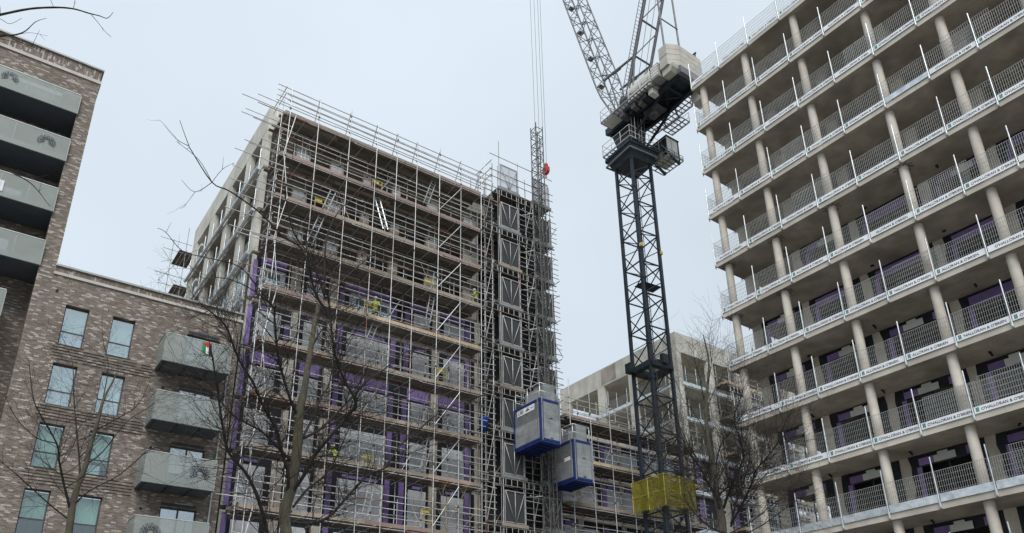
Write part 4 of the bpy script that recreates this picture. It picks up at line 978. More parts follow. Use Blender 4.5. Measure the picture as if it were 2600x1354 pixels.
# ================================================================== tower crane
CX, CYc = 37.2, 34.4
CR = thing('tower_crane', 'dark luffing tower crane with a pale counterweight and raised lattice boom', 'crane', (CX, CYc, 0))
ph = math.radians(-5)
def rot(a, b): return (CX+a*math.cos(ph)-b*math.sin(ph), CYc+a*math.sin(ph)+b*math.cos(ph))
hs = .92; cor = [rot(-hs, -hs), rot(hs, -hs), rot(hs, hs), rot(-hs, hs)]
for p in cor: beam('mast_leg', (*p, 0), (*p, 41.3), .2, .2, 'crane_dark', CR)
z = 6.0; bay = 1.3; i = 0
while z < 41.2:
    for q in range(4):
        p, r = cor[q], cor[(q+1) % 4]
        if i % 2: p, r = r, p
        beam('mast_lacing', (*p, z), (*r, min(41.2, z+bay)), .06, .06, 'crane_dark', CR)
        if i % 2 == 0: beam('mast_strut', (*p, z), (*r, z), .08, .08, 'crane_dark', CR)
    beam('leg_joint', (*cor[0], z-.15), (*cor[0], z+.15), .26, .26, 'crane_dark', CR) if i % 2 else None
    z += bay; i += 1
la = rot(.35, .3); lb = rot(.65, .3)
for l in (la, lb): beam('ladder_stile', (*l, 6), (*l, 41.5), .04, .04, 'crane_grey', CR)
for q in range(118): tube('ladder_rung', (*la, 6+q*.3), (*lb, 6+q*.3), .014, 'crane_grey', CR, 6)
for zp in (30.3, 36.5):
    m = MB(); m.face([(*rot(-.85, -.85), zp), (*rot(.85, -.85), zp), (*rot(.85, .1), zp+.02), (*rot(-.85, .1), zp+.02)]); m.face([(*rot(-.85, -.85), zp+.05), (*rot(-.85, .1), zp+.07), (*rot(.85, .1), zp+.07), (*rot(.85, -.85), zp+.05)]); m.build('rest_platform', 'crane_dark', CR) if zp < 31 else None
for a, b in ((0, 1), (1, 2), (2, 3), (3, 0)):             # tie collar and the gear on it
    beam('tie_collar', (*cor[a], 23.9), (*cor[b], 23.9), .45, .35, 'crane_dark', CR)
box('collar_box', CX-1.5, CX-1.05, CYc+.6, CYc+1.1, 23.7, 24.4, 'crane_green', CR); box('collar_box', CX-.2, CX+.3, CYc-1.3, CYc-1.0, 24.0, 24.7, 'crane_green', CR)
for q in (0, 1): box('lamp_bracket', CX-1.2+q*2, CX-1.0+q*2, CYc-1.2, CYc-1.0, 33.0, 33.25, 'yellow_paint', CR)
# slewing part
m = MB(); w0, w1 = 1.05, 1.45
lo = [rot(-w0, -w0), rot(w0, -w0), rot(w0, w0), rot(-w0, w0)]; hi = [rot(-w1, -w1), rot(w1, -w1), rot(w1, w1), rot(-w1, w1)]
for q in range(4): m.face([(*lo[q], 41.1), (*lo[(q+1) % 4], 41.1), (*hi[(q+1) % 4], 42.0), (*hi[q], 42.0)])
m.face([(*p, 41.1) for p in reversed(lo)]); m.face([(*p, 42.0) for p in hi]); m.build('mast_head', 'crane_dark', CR)
for q in range(4): beam('head_rail', (*hi[q], 42.1), (*hi[(q+1) % 4], 42.1), .16, .22, 'crane_dark', CR); beam('head_rail', (*hi[q], 41.55), (*hi[(q+1) % 4], 41.55), .1, .12, 'crane_grey', CR)
tube('slew_ring', (CX, CYc, 42.0), (CX, CYc, 42.75), 1.15, 'crane_dark', CR, 24); tube('ring_gear', (CX, CYc, 42.3), (CX, CYc, 42.45), 1.28, 'crane_grey', CR, 24)
m = MB(); m.prism([(CYc-.75, 42.75), (CYc+.7, 42.75), (CYc+1.25, 44.6), (CYc-1.1, 44.6)], 'x', CX-.72, CX+.72); m.build('turret', 'crane_dark', CR)
y_end = 27.9
for x in (36.25, 38.15):
    m = MB(); m.prism([(36.0, 44.85), (36.0, 45.4), (y_end, 45.4), (y_end, 44.95), (30.4, 44.55), (33, 44.55)], 'x', x-.14, x+.14); m.build('deck_girder', 'crane_dark', CR)
for y in (35.8, 34.3, 32.7, 31.1, 29.5, 28.3): beam('deck_cross_beam', (36.35, y, 44.95), (38.05, y, 44.95), .2, .3, 'crane_dark', CR)
for y in (34.3, 31.1): beam('deck_brace', (36.35, y, 44.8), (38.05, y-1.6, 44.8), .1, .1, 'crane_dark', CR); beam('deck_brace', (38.05, y, 44.8), (36.35, y-1.6, 44.8), .1, .1, 'crane_dark', CR)
box('deck_plate', 36.4, 38.0, 28.2, 36.0, 45.1, 45.14, 'crane_dark', CR)
for x in (36.4, 38.0): beam('deck_strut', (x, 33.5, 42.9), (x, 30.3, 44.7), .16, .16, 'crane_dark', CR)
tube('slew_motor', (37.2, 31.8, 44.2), (37.2, 31.8, 45.0), .35, 'crane_grey', CR, 16); box('winch_tray', 36.6, 37.8, 31.0, 32.3, 44.5, 44.7, 'crane_grey', CR)
def railing(name, pts, z, h=1.1, mat='crane_white', step=1.0):
    m = MB()
    for i in range(len(pts)-1):
        p, r = Vector((*pts[i], z)), Vector((*pts[i+1], z)); n = max(1, round((r-p).length/step))
        for q in range(n+1):
            s = p+(r-p)*q/n; m.tube(s, s+Vector((0, 0, h)), .024, 5)
        for hh in (h, h*.5, .08): m.tube(p+Vector((0, 0, hh)), r+Vector((0, 0, hh)), .022, 5)
    m.build(name, mat, CR)
def grating(x0, x1, y0, y1, z):
    m = MB(); n = int((y1-y0)/.35)
    for q in range(n+1): yy = y0+(y1-y0)*q/n; m.box(x0, x1, yy-.03, yy+.03, z-.06, z)
    for x in (x0, (x0+x1)/2, x1): m.box(x-.03, x+.03, y0, y1, z-.065, z-.005)
    m.build('walkway', 'crane_grey', CR, None)
grating(34.95, 36.1, 29.9, 35.25, 44.95); railing('railing', [(34.95, 29.9), (34.95, 35.25), (36.1, 35.25)], 44.95)
box('walkway_plate', 35.0, 36.05, 33.9, 35.2, 44.87, 44.88, 'crane_white', CR)
grating(38.3, 39.3, 28.9, 33.6, 44.8); railing('railing', [(39.3, 28.9), (39.3, 33.6), (38.3, 33.6)], 44.8)
grating(38.6, 39.6, 30.4, 32.2, 43.9); railing('railing', [(39.6, 30.4), (39.6, 32.2)], 43.9, .9)
for y in (30.6, 31.9): beam('hanger', (38.3, y, 44.6), (38.7, y, 43.9), .08, .08, 'crane_dark', CR)
grating(35.55, 36.2, 32.9, 35.9, 42.35); railing('railing', [(38.7, 32.9), (35.55, 32.9), (35.55, 35.9), (38.8, 35.9)], 42.35)
grating(36.2, 38.8, 32.75, 33.1, 42.35)
for q in range(5): tube('stair_rail', (35.9+q*.35, 33.0, 42.4), (36.0+q*.35, 33.0, 44.8), .03, 'crane_white' if q % 2 else 'crane_grey', CR)
# machinery house with lettered banner
box('machinery_house', 35.25, 36.6, 30.05, 32.45, 45.0, 46.2, 'crane_white', CR); bn = box('banner', 35.2, 35.235, 30.1, 32.42, 45.02, 46.22, 'crane_white', CR)
lettering('lettering', 'Mount Anvil', .42, 'crane_grey', bn, (35.192, 32.3, 45.45), (0, -1, 0), (0, 0, 1), (-1, 0, 0))
box('winch_house', 35.4, 36.4, 32.7, 34.2, 45.0, 45.6, 'crane_grey', CR); tube('winch_drum', (35.4, 33.2, 45.9), (36.5, 33.2, 45.9), .4, 'crane_dark', CR, 18)
box('power_unit', 35.2, 36.3, 29.2, 29.95, 45.15, 46.35, 'grille', CR)
for q in range(4): box('grille_slat', 35.17, 35.198, 29.25, 29.9, 45.3+q*.25, 45.48+q*.25, 'crane_white', CR)
for q in range(6): box('deck_gear', 35.3+rnd.uniform(0, .5), 35.9+rnd.uniform(0, .3), 30.2+q*.6, 30.6+q*.6, 44.45, 44.9, rnd.choice(('crane_grey', 'crane_dark', 'crane_white')), CR)
# counterweight: stacked slabs with cut corners
zz = 45.55
for q in range(4):
    h = .5; e = .02*(q % 2)
    m = MB(); m.prism([(35.3+e, 28.35), (35.3+e, 29.1), (39.4, 29.1), (39.4, 28.5), (38.6, 27.95), (36.2, 27.9)], 'z', zz, zz+h-.03); m.build('ballast_slab', 'ballast', CR); zz += h
for x0, x1, zl in ((35.45, 36.1, 44.95), (38.4, 39.3, 43.9)):
    m = MB(); m.prism([(28.3, zl), (29.05, zl), (29.1, 45.53), (28.0, 45.53), (28.05, zl+.3)], 'x', x0, x1); m.build('ballast_slab', 'ballast', CR)
box('ballast_tray', 36.06, 38.39, 27.85, 28.2, 44.9, 45.5, 'crane_grey', CR)
for y in (28.1, 28.4): tube('lifting_bar', (38.3, y, 45.4), (38.3, y, 48.1), .05, 'crane_dark', CR)
beam('lifting_bar', (38.3, 28.0, 48.1), (38.3, 28.5, 48.1), .1, .1, 'crane_dark', CR)
# A-frame
def leg_y(z): return 34.3-.37*(z-45)
ZA = 58.0; YA = leg_y(ZA)
for x in (36.35, 38.15):
    tube('a_frame_leg', (x, leg_y(45.2), 45.2), (x, YA, ZA), .13, 'crane_grey', CR, 12); tube('a_frame_tie', (x, 29.3, 47.4), (x, YA, ZA), .075, 'crane_grey', CR, 10)
    tube('back_stop', (x, leg_y(50.3), 50.3), (x+.0, 35.9, 50.6), .1, 'crane_grey', CR, 10); tube('back_stop_buffer', (x, 34.0, 50.4), (x, 34.9, 50.5), .14, 'crane_grey', CR, 10)
    tube('a_frame_strut', (x, leg_y(50.3), 50.3), (x, 33.0, 46.5), .07, 'crane_grey', CR)
for z in (50.3, 53.2, 55.6): tube('a_frame_cross', (36.35, leg_y(z), z), (38.15, leg_y(z), z), .08, 'crane_grey', CR); tube('a_frame_cross', (36.35, leg_y(z), z), (38.15, leg_y(z+2.6), z+2.6), .05, 'crane_grey', CR)
tube('a_frame_cross', (36.35, leg_y(46.5), 46.5), (38.15, leg_y(50.3), 50.3), .06, 'crane_grey', CR); tube('a_frame_cross', (36.35, 29.3, 51.5), (38.15, 29.3, 51.5), .05, 'crane_grey', CR)
for s in (0, .4):
    beam('ladder_stile', (36.22-s*.9, leg_y(46)+.06, 46), (36.22-s*.9, leg_y(57)+.06, 57), .04, .04, 'crane_grey', CR)
for q in range(38): tube('ladder_rung', (35.86, leg_y(46+q*.29)+.06, 46+q*.29), (36.22, leg_y(46+q*.29)+.06, 46+q*.29), .016, 'crane_grey', CR, 6)
# boom
B0, B1 = Vector((CX, 34.95, 45.7)), Vector((CX, 45.0, 84.2)); bd = (B1-B0).normalized(); bn_ = Vector((0, -bd.z, bd.y))   # towards the A-frame
BL = (B1-B0).length
def bp(s, a, c):
    k = min(1, .25+s/6.0, .35+(BL-s)/5.0) if s < 8 or s > BL-6 else 1
    return B0+bd*s+Vector((a*.72*max(k, .55), 0, 0))+bn_*(c*.72*k)
ss = [0.0]
while ss[-1] < BL-1.0: ss.append(min(BL, ss[-1]+1.35))
for a in (-1, 1):
    for c in (-1, 1):
        for i in range(0, len(ss)-1, 4):
            j = min(len(ss)-1, i+4)
            for q in range(i, j): tube('boom_chord', bp(ss[q], a, c), bp(ss[q+1], a, c), .075 if c < 0 else .065, 'crane_grey', CR)
for i in range(len(ss)-1):
    for (p, r) in (((-1, -1), (1, -1)), ((1, -1), (1, 1)), ((1, 1), (-1, 1)), ((-1, 1), (-1, -1))):
        if i % 2: p, r = r, p
        tube('boom_lacing', bp(ss[i], *p), bp(ss[i+1], *r), .032, 'crane_grey', CR, 6)
        if i % 2 == 0: tube('boom_strut', bp(ss[i], *p), bp(ss[i], *r), .028, 'crane_grey', CR, 6)
for q in range(7): box('boom_walk_plate', *(lambda v: (v.x-.25, v.x+.25, v.y-.1, v.y+.35, v.z-.03, v.z+.03))(bp(6+q*4.1, 0, -.8)), 'crane_grey', CR)
for x in (36.9, 37.5):
    tube('luffing_rope', (x, YA, ZA), (x, 44.8, 83.4), .02, 'cable', CR, 6); tube('luffing_rope', (x-.2, YA, ZA), (x-.2, 33.2, 46.0), .02, 'cable', CR, 6)
for y in (44.75, 45.15, 45.75, 46.4): tube('hoist_rope', (37.2+(y-45.5)*.1, y, 48.3 if y < 45.5 else 50.2-(y-45.75)), (37.2, 45.5+(y-45.5)*1.0, 84.3), .018, 'cable', CR, 6)
box('boom_head', 36.9, 37.5, 44.6, 46.5, 84.0, 84.6, 'crane_grey', CR)
# cab
cx0, cx1, cy0, cy1, cz0, cz1 = 38.95, 40.15, 32.3, 33.9, 41.75, 43.55
m = MB(); m.prism([(cy0, cz0), (cy1-.2, cz0), (cy1, cz0+.7), (cy1, cz1), (cy0, cz1)], 'x', cx0, cx1); m.build('cab', 'crane_white', CR)
box('cab_window', cx0-.012, cx0-.002, cy0+.55, cy1-.08, cz0+.75, cz1-.15, 'charcoal_metal', CR); box('cab_window', cx0+.1, cx1-.1, cy1+.002, cy1+.012, cz0+.75, cz1-.12, 'charcoal_metal', CR)
box('cab_door', cx0-.03, cx0-.002, cy0+.03, cy0+.5, cz0+.1, cz1-.1, 'crane_dark', CR); box('cab_seam', cx0+.5, cx0+.53, cy0-.012, cy0-.002, cz0, cz1, 'crane_grey', CR); box('cab_roof', cx0-.1, cx1+.15, cy0-.1, cy1+.2, cz1+.002, cz1+.06, 'crane_dark', CR)
box('cab_post', cx1, cx1+.1, cy0-.05, cy0+.06, cz0-.3, cz1, 'crane_dark', CR)
grating(38.3, 40.3, 32.0, 34.1, cz0-.15); railing('railing', [(38.4, 32.0), (40.3, 32.0)], cz0-.15, .4, 'crane_grey')
for y in (32.3, 33.8): beam('cab_bracket', (38.3, y, 42.3), (40.2, y, cz0-.35), .14, .2, 'crane_dark', CR)
HB = thing('hook_block', 'red hook block hanging on ropes beside the top of the hoist mast', 'hook block', (37.2, 45.0, 47.3))
m = MB(); m.prism([(44.6, 47.55), (44.75, 47.35), (45.15, 47.35), (45.3, 47.55), (45.3, 48.0), (45.05, 48.15), (45.05, 48.45), (44.8, 48.45), (44.8, 48.15), (44.6, 48.0)], 'x', 37.05, 37.35); m.build('block', 'red_paint', HB)
tube('sheave', (37.02, 44.95, 47.78), (37.38, 44.95, 47.78), .17, 'charcoal_metal', HB, 16)
hk = MB(); hk.path([(37.2, 44.95, 47.36), (37.2, 44.95, 47.2), (37.2, 45.06, 47.06), (37.2, 44.95, 46.95), (37.2, 44.85, 47.02)], [.05, .05, .05, .045, .025], 8); hk.build('hook', 'red_paint', HB)
YN = thing('net_enclosure', 'yellow net enclosure wrapped round the crane mast low down', 'net enclosure', (CX, CYc, 15))
yw = 1.42
x0, x1, y0, y1 = CX-yw, CX+yw, CYc-yw, CYc+yw; z0, z1 = 13.9, 15.95
for (p, r, nm) in (((x0, y0), (x1, y0), 0), ((x0, y0), (x0, y1), 1), ((x1, y0), (x1, y1), 2), ((x0, y1), (x1, y1), 3)):
    m = MB(); n = 8
    for i in range(n):
        for j in range(4):
            def P(i, j):
                t = i/n; s = j/4; bulge = .06*math.sin(i*2.3+j*1.7)
                return (p[0]+(r[0]-p[0])*t+(bulge if nm in (1, 2) else 0), p[1]+(r[1]-p[1])*t+(bulge if nm in (0, 3) else 0), z0+(z1-z0)*s-.05*math.sin(t*6.3)*(1-s))
            m.face([P(i, j), P(i+1, j), P(i+1, j+1), P(i, j+1)], True)
    m.build('net', 'yellow_net', YN)
    for t in (0, .5, 1): a = (p[0]+(r[0]-p[0])*t, p[1]+(r[1]-p[1])*t); tube('post', (*a, z0), (*a, z1+.05), .03, 'yellow_paint', YN)
    tube('rail', (*p, (z0+z1)/2), (*r, (z0+z1)/2), .02, 'yellow_paint', YN); tube('rail', (*p, z1), (*r, z1), .02, 'yellow_paint', YN)
# ================================================================== bare trees
def smooth(pts, rads, n=4):
    """Catmull-Rom through the points"""
    P, Q = [], []
    for i in range(len(pts)-1):
        p0, p1, p2, p3 = pts[max(i-1, 0)], pts[i], pts[i+1], pts[min(i+2, len(pts)-1)]
        for k in range(n):
            t = k/n
            P.append(.5*((2*p1)+(p2-p0)*t+(2*p0-5*p1+4*p2-p3)*t*t+(3*p1-p0-3*p2+p3)*t**3)); Q.append(rads[i]+(rads[i+1]-rads[i])*t)
    P.append(pts[-1]); Q.append(rads[-1]); return P, Q
def twig(mb, p, d, L, r, depth, rr, up=.25, n=3, wig=.28, kids=(2, 4)):
    pts, rad = [p], [r]; seg = 5
    for i in range(seg):
        d = (d+Vector((rr.gauss(0, wig), rr.gauss(0, wig), rr.gauss(0, wig)+up*.25))*.5).normalized()
        pts.append(pts[-1]+d*(L/seg)); rad.append(max(.0012, r*(1-.8*(i+1)/seg)))
    mb.path(pts, rad, n, False)
    if depth > 0:
        for k in range(rr.randint(*kids)):
            i = rr.randint(1, seg-1); ax = Vector((rr.gauss(0, 1), rr.gauss(0, 1), rr.gauss(0, 1))).cross(d).normalized()
            dd = (Matrix.Rotation(rr.uniform(.5, 1.0), 3, ax) @ d).normalized()
            twig(mb, pts[i], dd, L*rr.uniform(.4, .7), rad[i]*.7, depth-1, rr, up, n, wig, kids)
def tree(label, trunk, limbs, seed, twigs, cat='tree', bark='bark', twigmat='twig', tl=(.5, 1.2), depth=2, every=2, kids=(2, 4), up=.3, base=True):
    """trunk and limbs: lists of (photo u, v, ground distance, radius)"""
    rr = random.Random(seed)
    tp = [at(u, v, D) for u, v, D, r in trunk]; tr = [r*.88 for *_, r in trunk]
    if base: g0 = Vector((tp[0].x+.1, tp[0].y+.05, -.05)); tp = [g0, g0.lerp(tp[0], .55)] + tp; tr = [tr[0]*1.45, tr[0]*1.12] + tr
    T = thing('bare_tree', label, cat, (tp[0].x, tp[0].y, 0))
    P, Q = smooth(tp, tr); mb = MB(); mb.path(P, [q*(1+.06*math.sin(i*1.9)) for i, q in enumerate(Q)], 12)
    for i in range(6, len(P)-3, 5):                    # knots and stubs
        a = rr.uniform(0, 6.28); mb.path([P[i], P[i]+Vector((math.cos(a), math.sin(a), .15))*Q[i]*1.35], [Q[i]*.5, Q[i]*.28], 7)
    mb.build('trunk', bark, T)
    tw = MB()
    for L in limbs:
        lp = [at(u, v, D) for u, v, D, r in L]; lr = [r*.78 for *_, r in L]
        p, q = smooth(lp, lr); b = MB(); b.path(p, [x*(1+rr.uniform(-.06, .06)) for x in q], 7 if lr[0] > .02 else 5); b.build('branch', 'limb' if lr[0] > .016 else twigmat, T)
        for i in range(3, len(p), every):
            high = L[min(i//4, len(L)-1)][1] < 640 or (seed == 11 and L[0][3] <= .0141 and L[-1][0] < 560)
            cnt = (1 if rr.random() < .22 else 0) if (high or lr[0] < .0066) else (twigs if rr.random() < .85 else 1)
            for _ in range(cnt):
                dv = (p[min(i+1, len(p)-1)]-p[i-1]).normalized(); ax = Vector((rr.gauss(0, 1), rr.gauss(0, 1), rr.gauss(0, 1))).cross(dv).normalized()
                d = (Matrix.Rotation(rr.uniform(.5, 1.15), 3, ax) @ dv).normalized()
                thin = high or q[i] < .006; twig(tw, p[i], d, rr.uniform(*tl)*(.6 if thin else 1), max(.003, min(.009, q[i]*.45)), 0 if thin and lr[0] < .016 else depth-(1 if thin else 0), rr, up, 3, .28, kids)
    tw.build('twigs', twigmat, T, 'stuff')
    return T
def r5(pts, D0, D1, r0, r1): n = len(pts)-1; return [(550+.4428*x, 760+.4428*y, D0+(D1-D0)*i/n, r0+(r1-r0)*(i/n)) for i, (x, y) in enumerate(pts)]
def r3(pts, D0, D1, r0, r1): n = len(pts)-1; return [(400+.4323*x, 180+.4323*y, D0+(D1-D0)*i/n, r0+(r1-r0)*(i/n)) for i, (x, y) in enumerate(pts)]
def r2(pts, D0, D1, r0, r1): n = len(pts)-1; return [(.5043*x, 677+.5043*y, D0+(D1-D0)*i/n, r0+(r1-r0)*(i/n)) for i, (x, y) in enumerate(pts)]
def r8(pts, D0, D1, r0, r1): n = len(pts)-1; return [(1740+.2639*x, 1000+.2638*y, D0+(D1-D0)*i/n, r0+(r1-r0)*(i/n)) for i, (x, y) in enumerate(pts)]
D = 13.0
trunk1 = [(733, 1420, D, .115), (727, 1354, D, .105), (722, 1300, D, .10), (738, 1247, D, .10), (751, 1172, D, .095), (757, 1105, D, .092), (760, 1050, D, .085), (775, 975, D+.1, .062), (789, 884, D+.2, .055), (800, 815, D+.3, .05), (812, 765, D+.4, .045)]
limbs1 = [
 r5([(405, 1115), (410, 1000), (372, 870), (340, 740), (270, 620), (210, 480), (130, 350), (60, 170), (0, 100), (-80, 40)], D, D-2.2, .042, .012),
 r5([(320, 1500), (290, 1342), (240, 1150), (170, 1000), (70, 880), (30, 700), (0, 480), (-30, 300)], D-.3, D-2.6, .045, .012),
 r5([(430, 930), (350, 850), (260, 760), (100, 670), (0, 560), (-90, 500)], D, D-1.4, .03, .008),
 r5([(420, 1125), (500, 1010), (560, 900), (640, 800), (760, 660), (800, 590), (740, 480), (690, 360), (668, 240), (650, 80), (640, -30)], D, D-1.8, .046, .014),
 r5([(492, 795), (545, 690), (600, 560), (640, 500), (662, 400), (672, 300)], D, D+1.6, .03, .012),
 r5([(490, 800), (600, 740), (740, 600), (850, 480), (950, 410), (1090, 300), (1230, 290)], D, D+2.2, .034, .008),
 r5([(440, 1190), (520, 1090), (620, 1010), (690, 900), (760, 740), (860, 600), (960, 500)], D, D+2.6, .03, .007),
 r5([(425, 1275), (520, 1285), (640, 1250), (760, 1120), (880, 1000), (960, 970), (1050, 840), (1150, 760), (1240, 680), (1400, 590), (1581, 540)], D, D+1.2, .036, .008),
 r5([(960, 970), (1100, 890), (1250, 830), (1420, 800)], D+.6, D+1.6, .014, .005),
 r5([(462, 665), (425, 580), (375, 420), (350, 300), (332, 100), (338, 40)], D, D-1.2, .036, .016),
 r5([(545, 285), (600, 180), (690, 90), (800, 20), (900, -60)], D+.2, D+1.8, .022, .006),
 r3([(990, 1400), (945, 1342), (900, 1220), (850, 1050), (740, 975), (640, 870), (560, 800), (420, 705), (320, 655), (200, 470), (180, 430), (130, 290)], D-1.2, D-2.4, .03, .005),
 r3([(320, 655), (240, 520), (110, 415)], D-2.2, D-2.0, .008, .004), r3([(180, 440), (110, 400), (25, 300)], D-2.4, D-2.6, .007, .003),
 r3([(320, 655), (220, 712), (140, 640)], D-2.2, D-2.7, .008, .003), r3([(220, 712), (155, 800)], D-2.4, D-2.5, .005, .003),
 r3([(320, 655), (380, 580), (450, 540)], D-2.2, D-1.8, .007, .003), r3([(380, 580), (388, 505)], D-2., D-2.1, .005, .002),
 r3([(980, 1340), (985, 1050), (1020, 900), (1100, 790), (1240, 680)], D+.4, D+1.6, .026, .006),
 r3([(980, 1320), (900, 1100), (800, 950), (760, 780), (750, 700), (790, 550), (800, 410)], D+.3, D-1., .026, .005),
 r3([(1000, 1330), (1100, 1220), (1250, 1090), (1388, 1010)], D+.4, D+2., .024, .006),
 r3([(690, 1400), (600, 1285), (480, 1150), (300, 1100), (150, 1060), (50, 950), (0, 925)], D-1.6, D-2.8, .014, .004),
 r3([(50, 950), (80, 890)], D-2.7, D-2.7, .004, .002),
 r3([(690, 1400), (580, 1300), (440, 1230), (345, 1215), (260, 1215), (150, 1115), (20, 1120)], D-1.6, D-3., .012, .003),
 r3([(345, 1215), (240, 1050), (0, 1230)], D-2, D-2.6, .006, .003),
]
tree('bare street tree with a knotted mossy trunk in front of the tall scaffold', trunk1, limbs1, 11, 3, tl=(.35, 1.1), depth=2, every=1)
D = 15.0
trunk2 = [(172, 1420, D, .075), (175, 1354, D, .07), (186, 1275, D, .062), (202, 1222, D, .056), (218, 1180, D, .05), (233, 1120, D, .042), (248, 1072, D, .036), (262, 1018, D, .028), (283, 975, D+.1, .018), (300, 940, D+.2, .012)]
limbs2 = [
 r2([(352, 1220), (318, 1080), (298, 980), (285, 890), (200, 740), (165, 650), (145, 470)], D, D-1.2, .03, .006),
 r2([(405, 1080), (395, 920), (378, 750), (370, 620), (362, 470), (300, 330)], D, D+1., .024, .005),
 r2([(375, 1200), (450, 1130), (600, 1050), (760, 920), (930, 870), (1050, 760)], D, D+.6, .02, .004),
 r2([(340, 1270), (230, 1180), (120, 1080), (40, 1010), (-60, 930)], D, D-1., .018, .005),
 r2([(285, 890), (180, 860), (80, 760), (20, 640)], D-.6, D-1.6, .014, .004),
 r2([(430, 1000), (520, 930), (640, 780), (760, 700), (860, 600)], D, D+1.2, .018, .004),
 r2([(490, 800), (520, 660), (545, 500), (520, 380), (512, 260)], D, D+.4, .016, .004),
 r2([(365, 1180), (300, 1120), (220, 1000), (190, 900)], D, D+1.2, .014, .004),
 r2([(490, 820), (600, 760), (700, 690), (760, 560)], D+.2, D-.8, .014, .004),
]
tree('slender bare tree in front of the brick wing windows', trunk2, limbs2, 5, 3, tl=(.4, 1.2), depth=2, every=2, kids=(2, 4))
D = 15.5
trunk3 = [(1838, 1420, D, .10), (1835, 1354, D, .095), (1830, 1303, D, .088), (1816, 1250, D, .075), (1814, 1198, D, .065), (1806, 1158, D, .055), (1797, 1105, D, .045), (1792, 1052, D, .04), (1795, 1000, D, .034), (1800, 930, D+.1, .026), (1795, 890, D+.1, .02), (1785, 850, D+.1, .01)]
limbs3 = [
 r8([(340, 1150), (300, 1000), (225, 870), (150, 720), (60, 600), (0, 510), (-120, 400)], D, D-1.2, .04, .01),
 r8([(360, 1120), (300, 900), (210, 760), (100, 600), (20, 470), (-60, 300)], D, D+1.2, .03, .008),
 r8([(370, 1100), (400, 1000), (450, 880), (530, 700), (560, 560), (470, 250), (520, 80), (560, -60)], D, D-1., .036, .008),
 r8([(440, 1280), (480, 1080), (560, 850), (620, 600), (550, 420), (520, 200)], D+.4, D+.5, .03, .007),
 r8([(440, 1250), (540, 1080), (640, 860), (680, 740), (760, 640), (870, 500), (960, 280), (1040, 140)], D+.2, D-1.4, .032, .006),
 r8([(300, 880), (350, 760), (480, 560), (620, 590), (800, 480)], D, D+1., .022, .005),
 r8([(290, 700), (340, 500), (430, 380), (520, 250), (600, 120)], D, D-1., .02, .005),
 r8([(210, 420), (150, 280), (60, 150), (-20, 60), (-90, -120)], D, D+.6, .016, .005),
 r8([(200, 200), (240, 60), (330, -120), (420, -300)], D, D+.5, .014, .004),
 r8([(180, 60), (140, -150), (90, -330), (60, -560)], D, D-.4, .014, .004),
 r8([(220, -100), (250, -300), (230, -520), (260, -700)], D, D-.6, .012, .003),
 r8([(390, 1342), (250, 1290), (100, 1160), (0, 1040), (-140, 980)], D-.3, D-1.6, .026, .007),
 r8([(600, 1342), (760, 1250), (900, 1150), (1040, 1040), (1137, 980)], D-.5, D-1., .014, .004),
 r8([(430, 1342), (620, 1240), (850, 1060), (1000, 960), (1100, 800), (1137, 740)], D, D+.8, .018, .004),
 r8([(300, 980), (420, 900), (520, 880), (640, 940), (800, 1010)], D, D-1.5, .016, .004),
]
tree('bare branching tree in front of the crane mast and the right-hand block', trunk3, limbs3, 23, 3, tl=(.4, 1.3), depth=2, every=1, kids=(2, 4))
D = 20.0
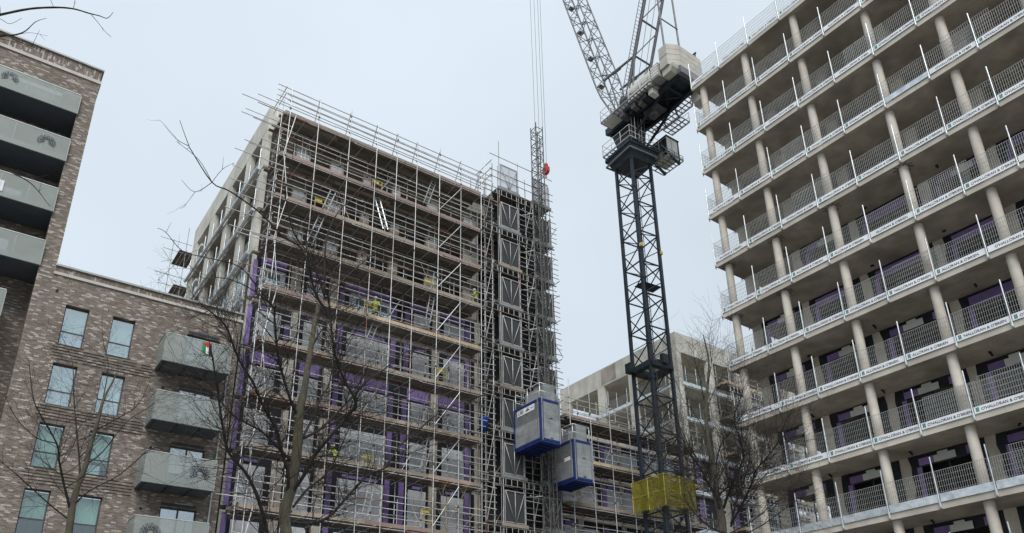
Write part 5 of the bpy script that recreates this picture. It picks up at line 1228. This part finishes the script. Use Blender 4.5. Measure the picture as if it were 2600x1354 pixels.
tree('small pale twiggy sapling low in front of the scaffold and the hoist tower', [(1140, 1470, D, .035), (1138, 1400, D, .03), (1135, 1340, D, .024), (1132, 1290, D, .016), (1150, 1250, D, .01)],
     [[(1136, 1350, D, .014), (1110, 1290, D-.4, .009), (1095, 1240, D-.6, .005)], [(1134, 1330, D, .014), (1170, 1270, D+.3, .008), (1190, 1225, D+.5, .004)], [(1133, 1300, D, .012), (1125, 1250, D, .007), (1150, 1200, D+.2, .004)],
      [(1138, 1390, D, .012), (1200, 1310, D+.3, .008), (1235, 1260, D+.4, .004)], [(1138, 1390, D, .012), (1075, 1320, D-.2, .008), (1050, 1270, D-.5, .004)]], 31, 2, bark='pale_twig', twigmat='pale_twig', tl=(.4, .9), depth=1, every=1, kids=(2, 3), up=.7)
D = 11.0
def r1(pts, D0, D1, r0, r1_): n = len(pts)-1; return [(.5043*x, .5043*y, D0+(D1-D0)*i/n, r0+(r1_-r0)*(i/n)) for i, (x, y) in enumerate(pts)]
tree('nearby bare tree whose outer branches reach in at the upper left', [(-560, 1800, D, .13), (-540, 1300, D, .12), (-520, 800, D, .10), (-470, 350, D, .07), (-430, 50, D, .045)],
     [r1([(-930, 700), (-500, 260), (-200, 120), (0, 75), (150, 45), (280, 38), (370, 45), (450, 68), (500, 80), (540, 92), (570, 62)], D, D-.6, .03, .004),
      r1([(460, 75), (490, 110), (530, 160), (560, 188)], D-.5, D-.4, .006, .003), r1([(370, 45), (378, 0), (390, -60)], D-.4, D-.5, .006, .003), r1([(270, 38), (255, 0), (240, -50)], D-.4, D-.5, .005, .003),
      r1([(-930, 900), (-500, 420), (-160, 240), (0, 185), (80, 175), (130, 155), (180, 110), (235, 92)], D, D-.9, .024, .003), r1([(80, 178), (150, 165), (240, 182)], D-.8, D-.8, .005, .002),
      r1([(-200, 250), (0, 175), (90, 210), (160, 235), (250, 268)], D-.4, D-.9, .014, .003), r1([(0, 195), (80, 215), (170, 250)], D-.7, D-.7, .006, .003), r1([(160, 235), (200, 150)], D-.8, D-.8, .005, .002),
      r1([(-120, 40), (0, 95), (50, 120), (110, 92)], D-.5, D-.7, .006, .003),
      r1([(-930, 1250), (-400, 1000), (-120, 870), (0, 850), (80, 880), (150, 920), (195, 965), (225, 1005), (250, 1040)], D, D-.6, .022, .003), r1([(120, 890), (200, 890), (255, 880)], D-.5, D-.5, .005, .002), r1([(195, 965), (215, 900)], D-.5, D-.5, .004, .002)],
     41, 1, tl=(.1, .28), depth=1, every=3, kids=(0, 2), up=.1)
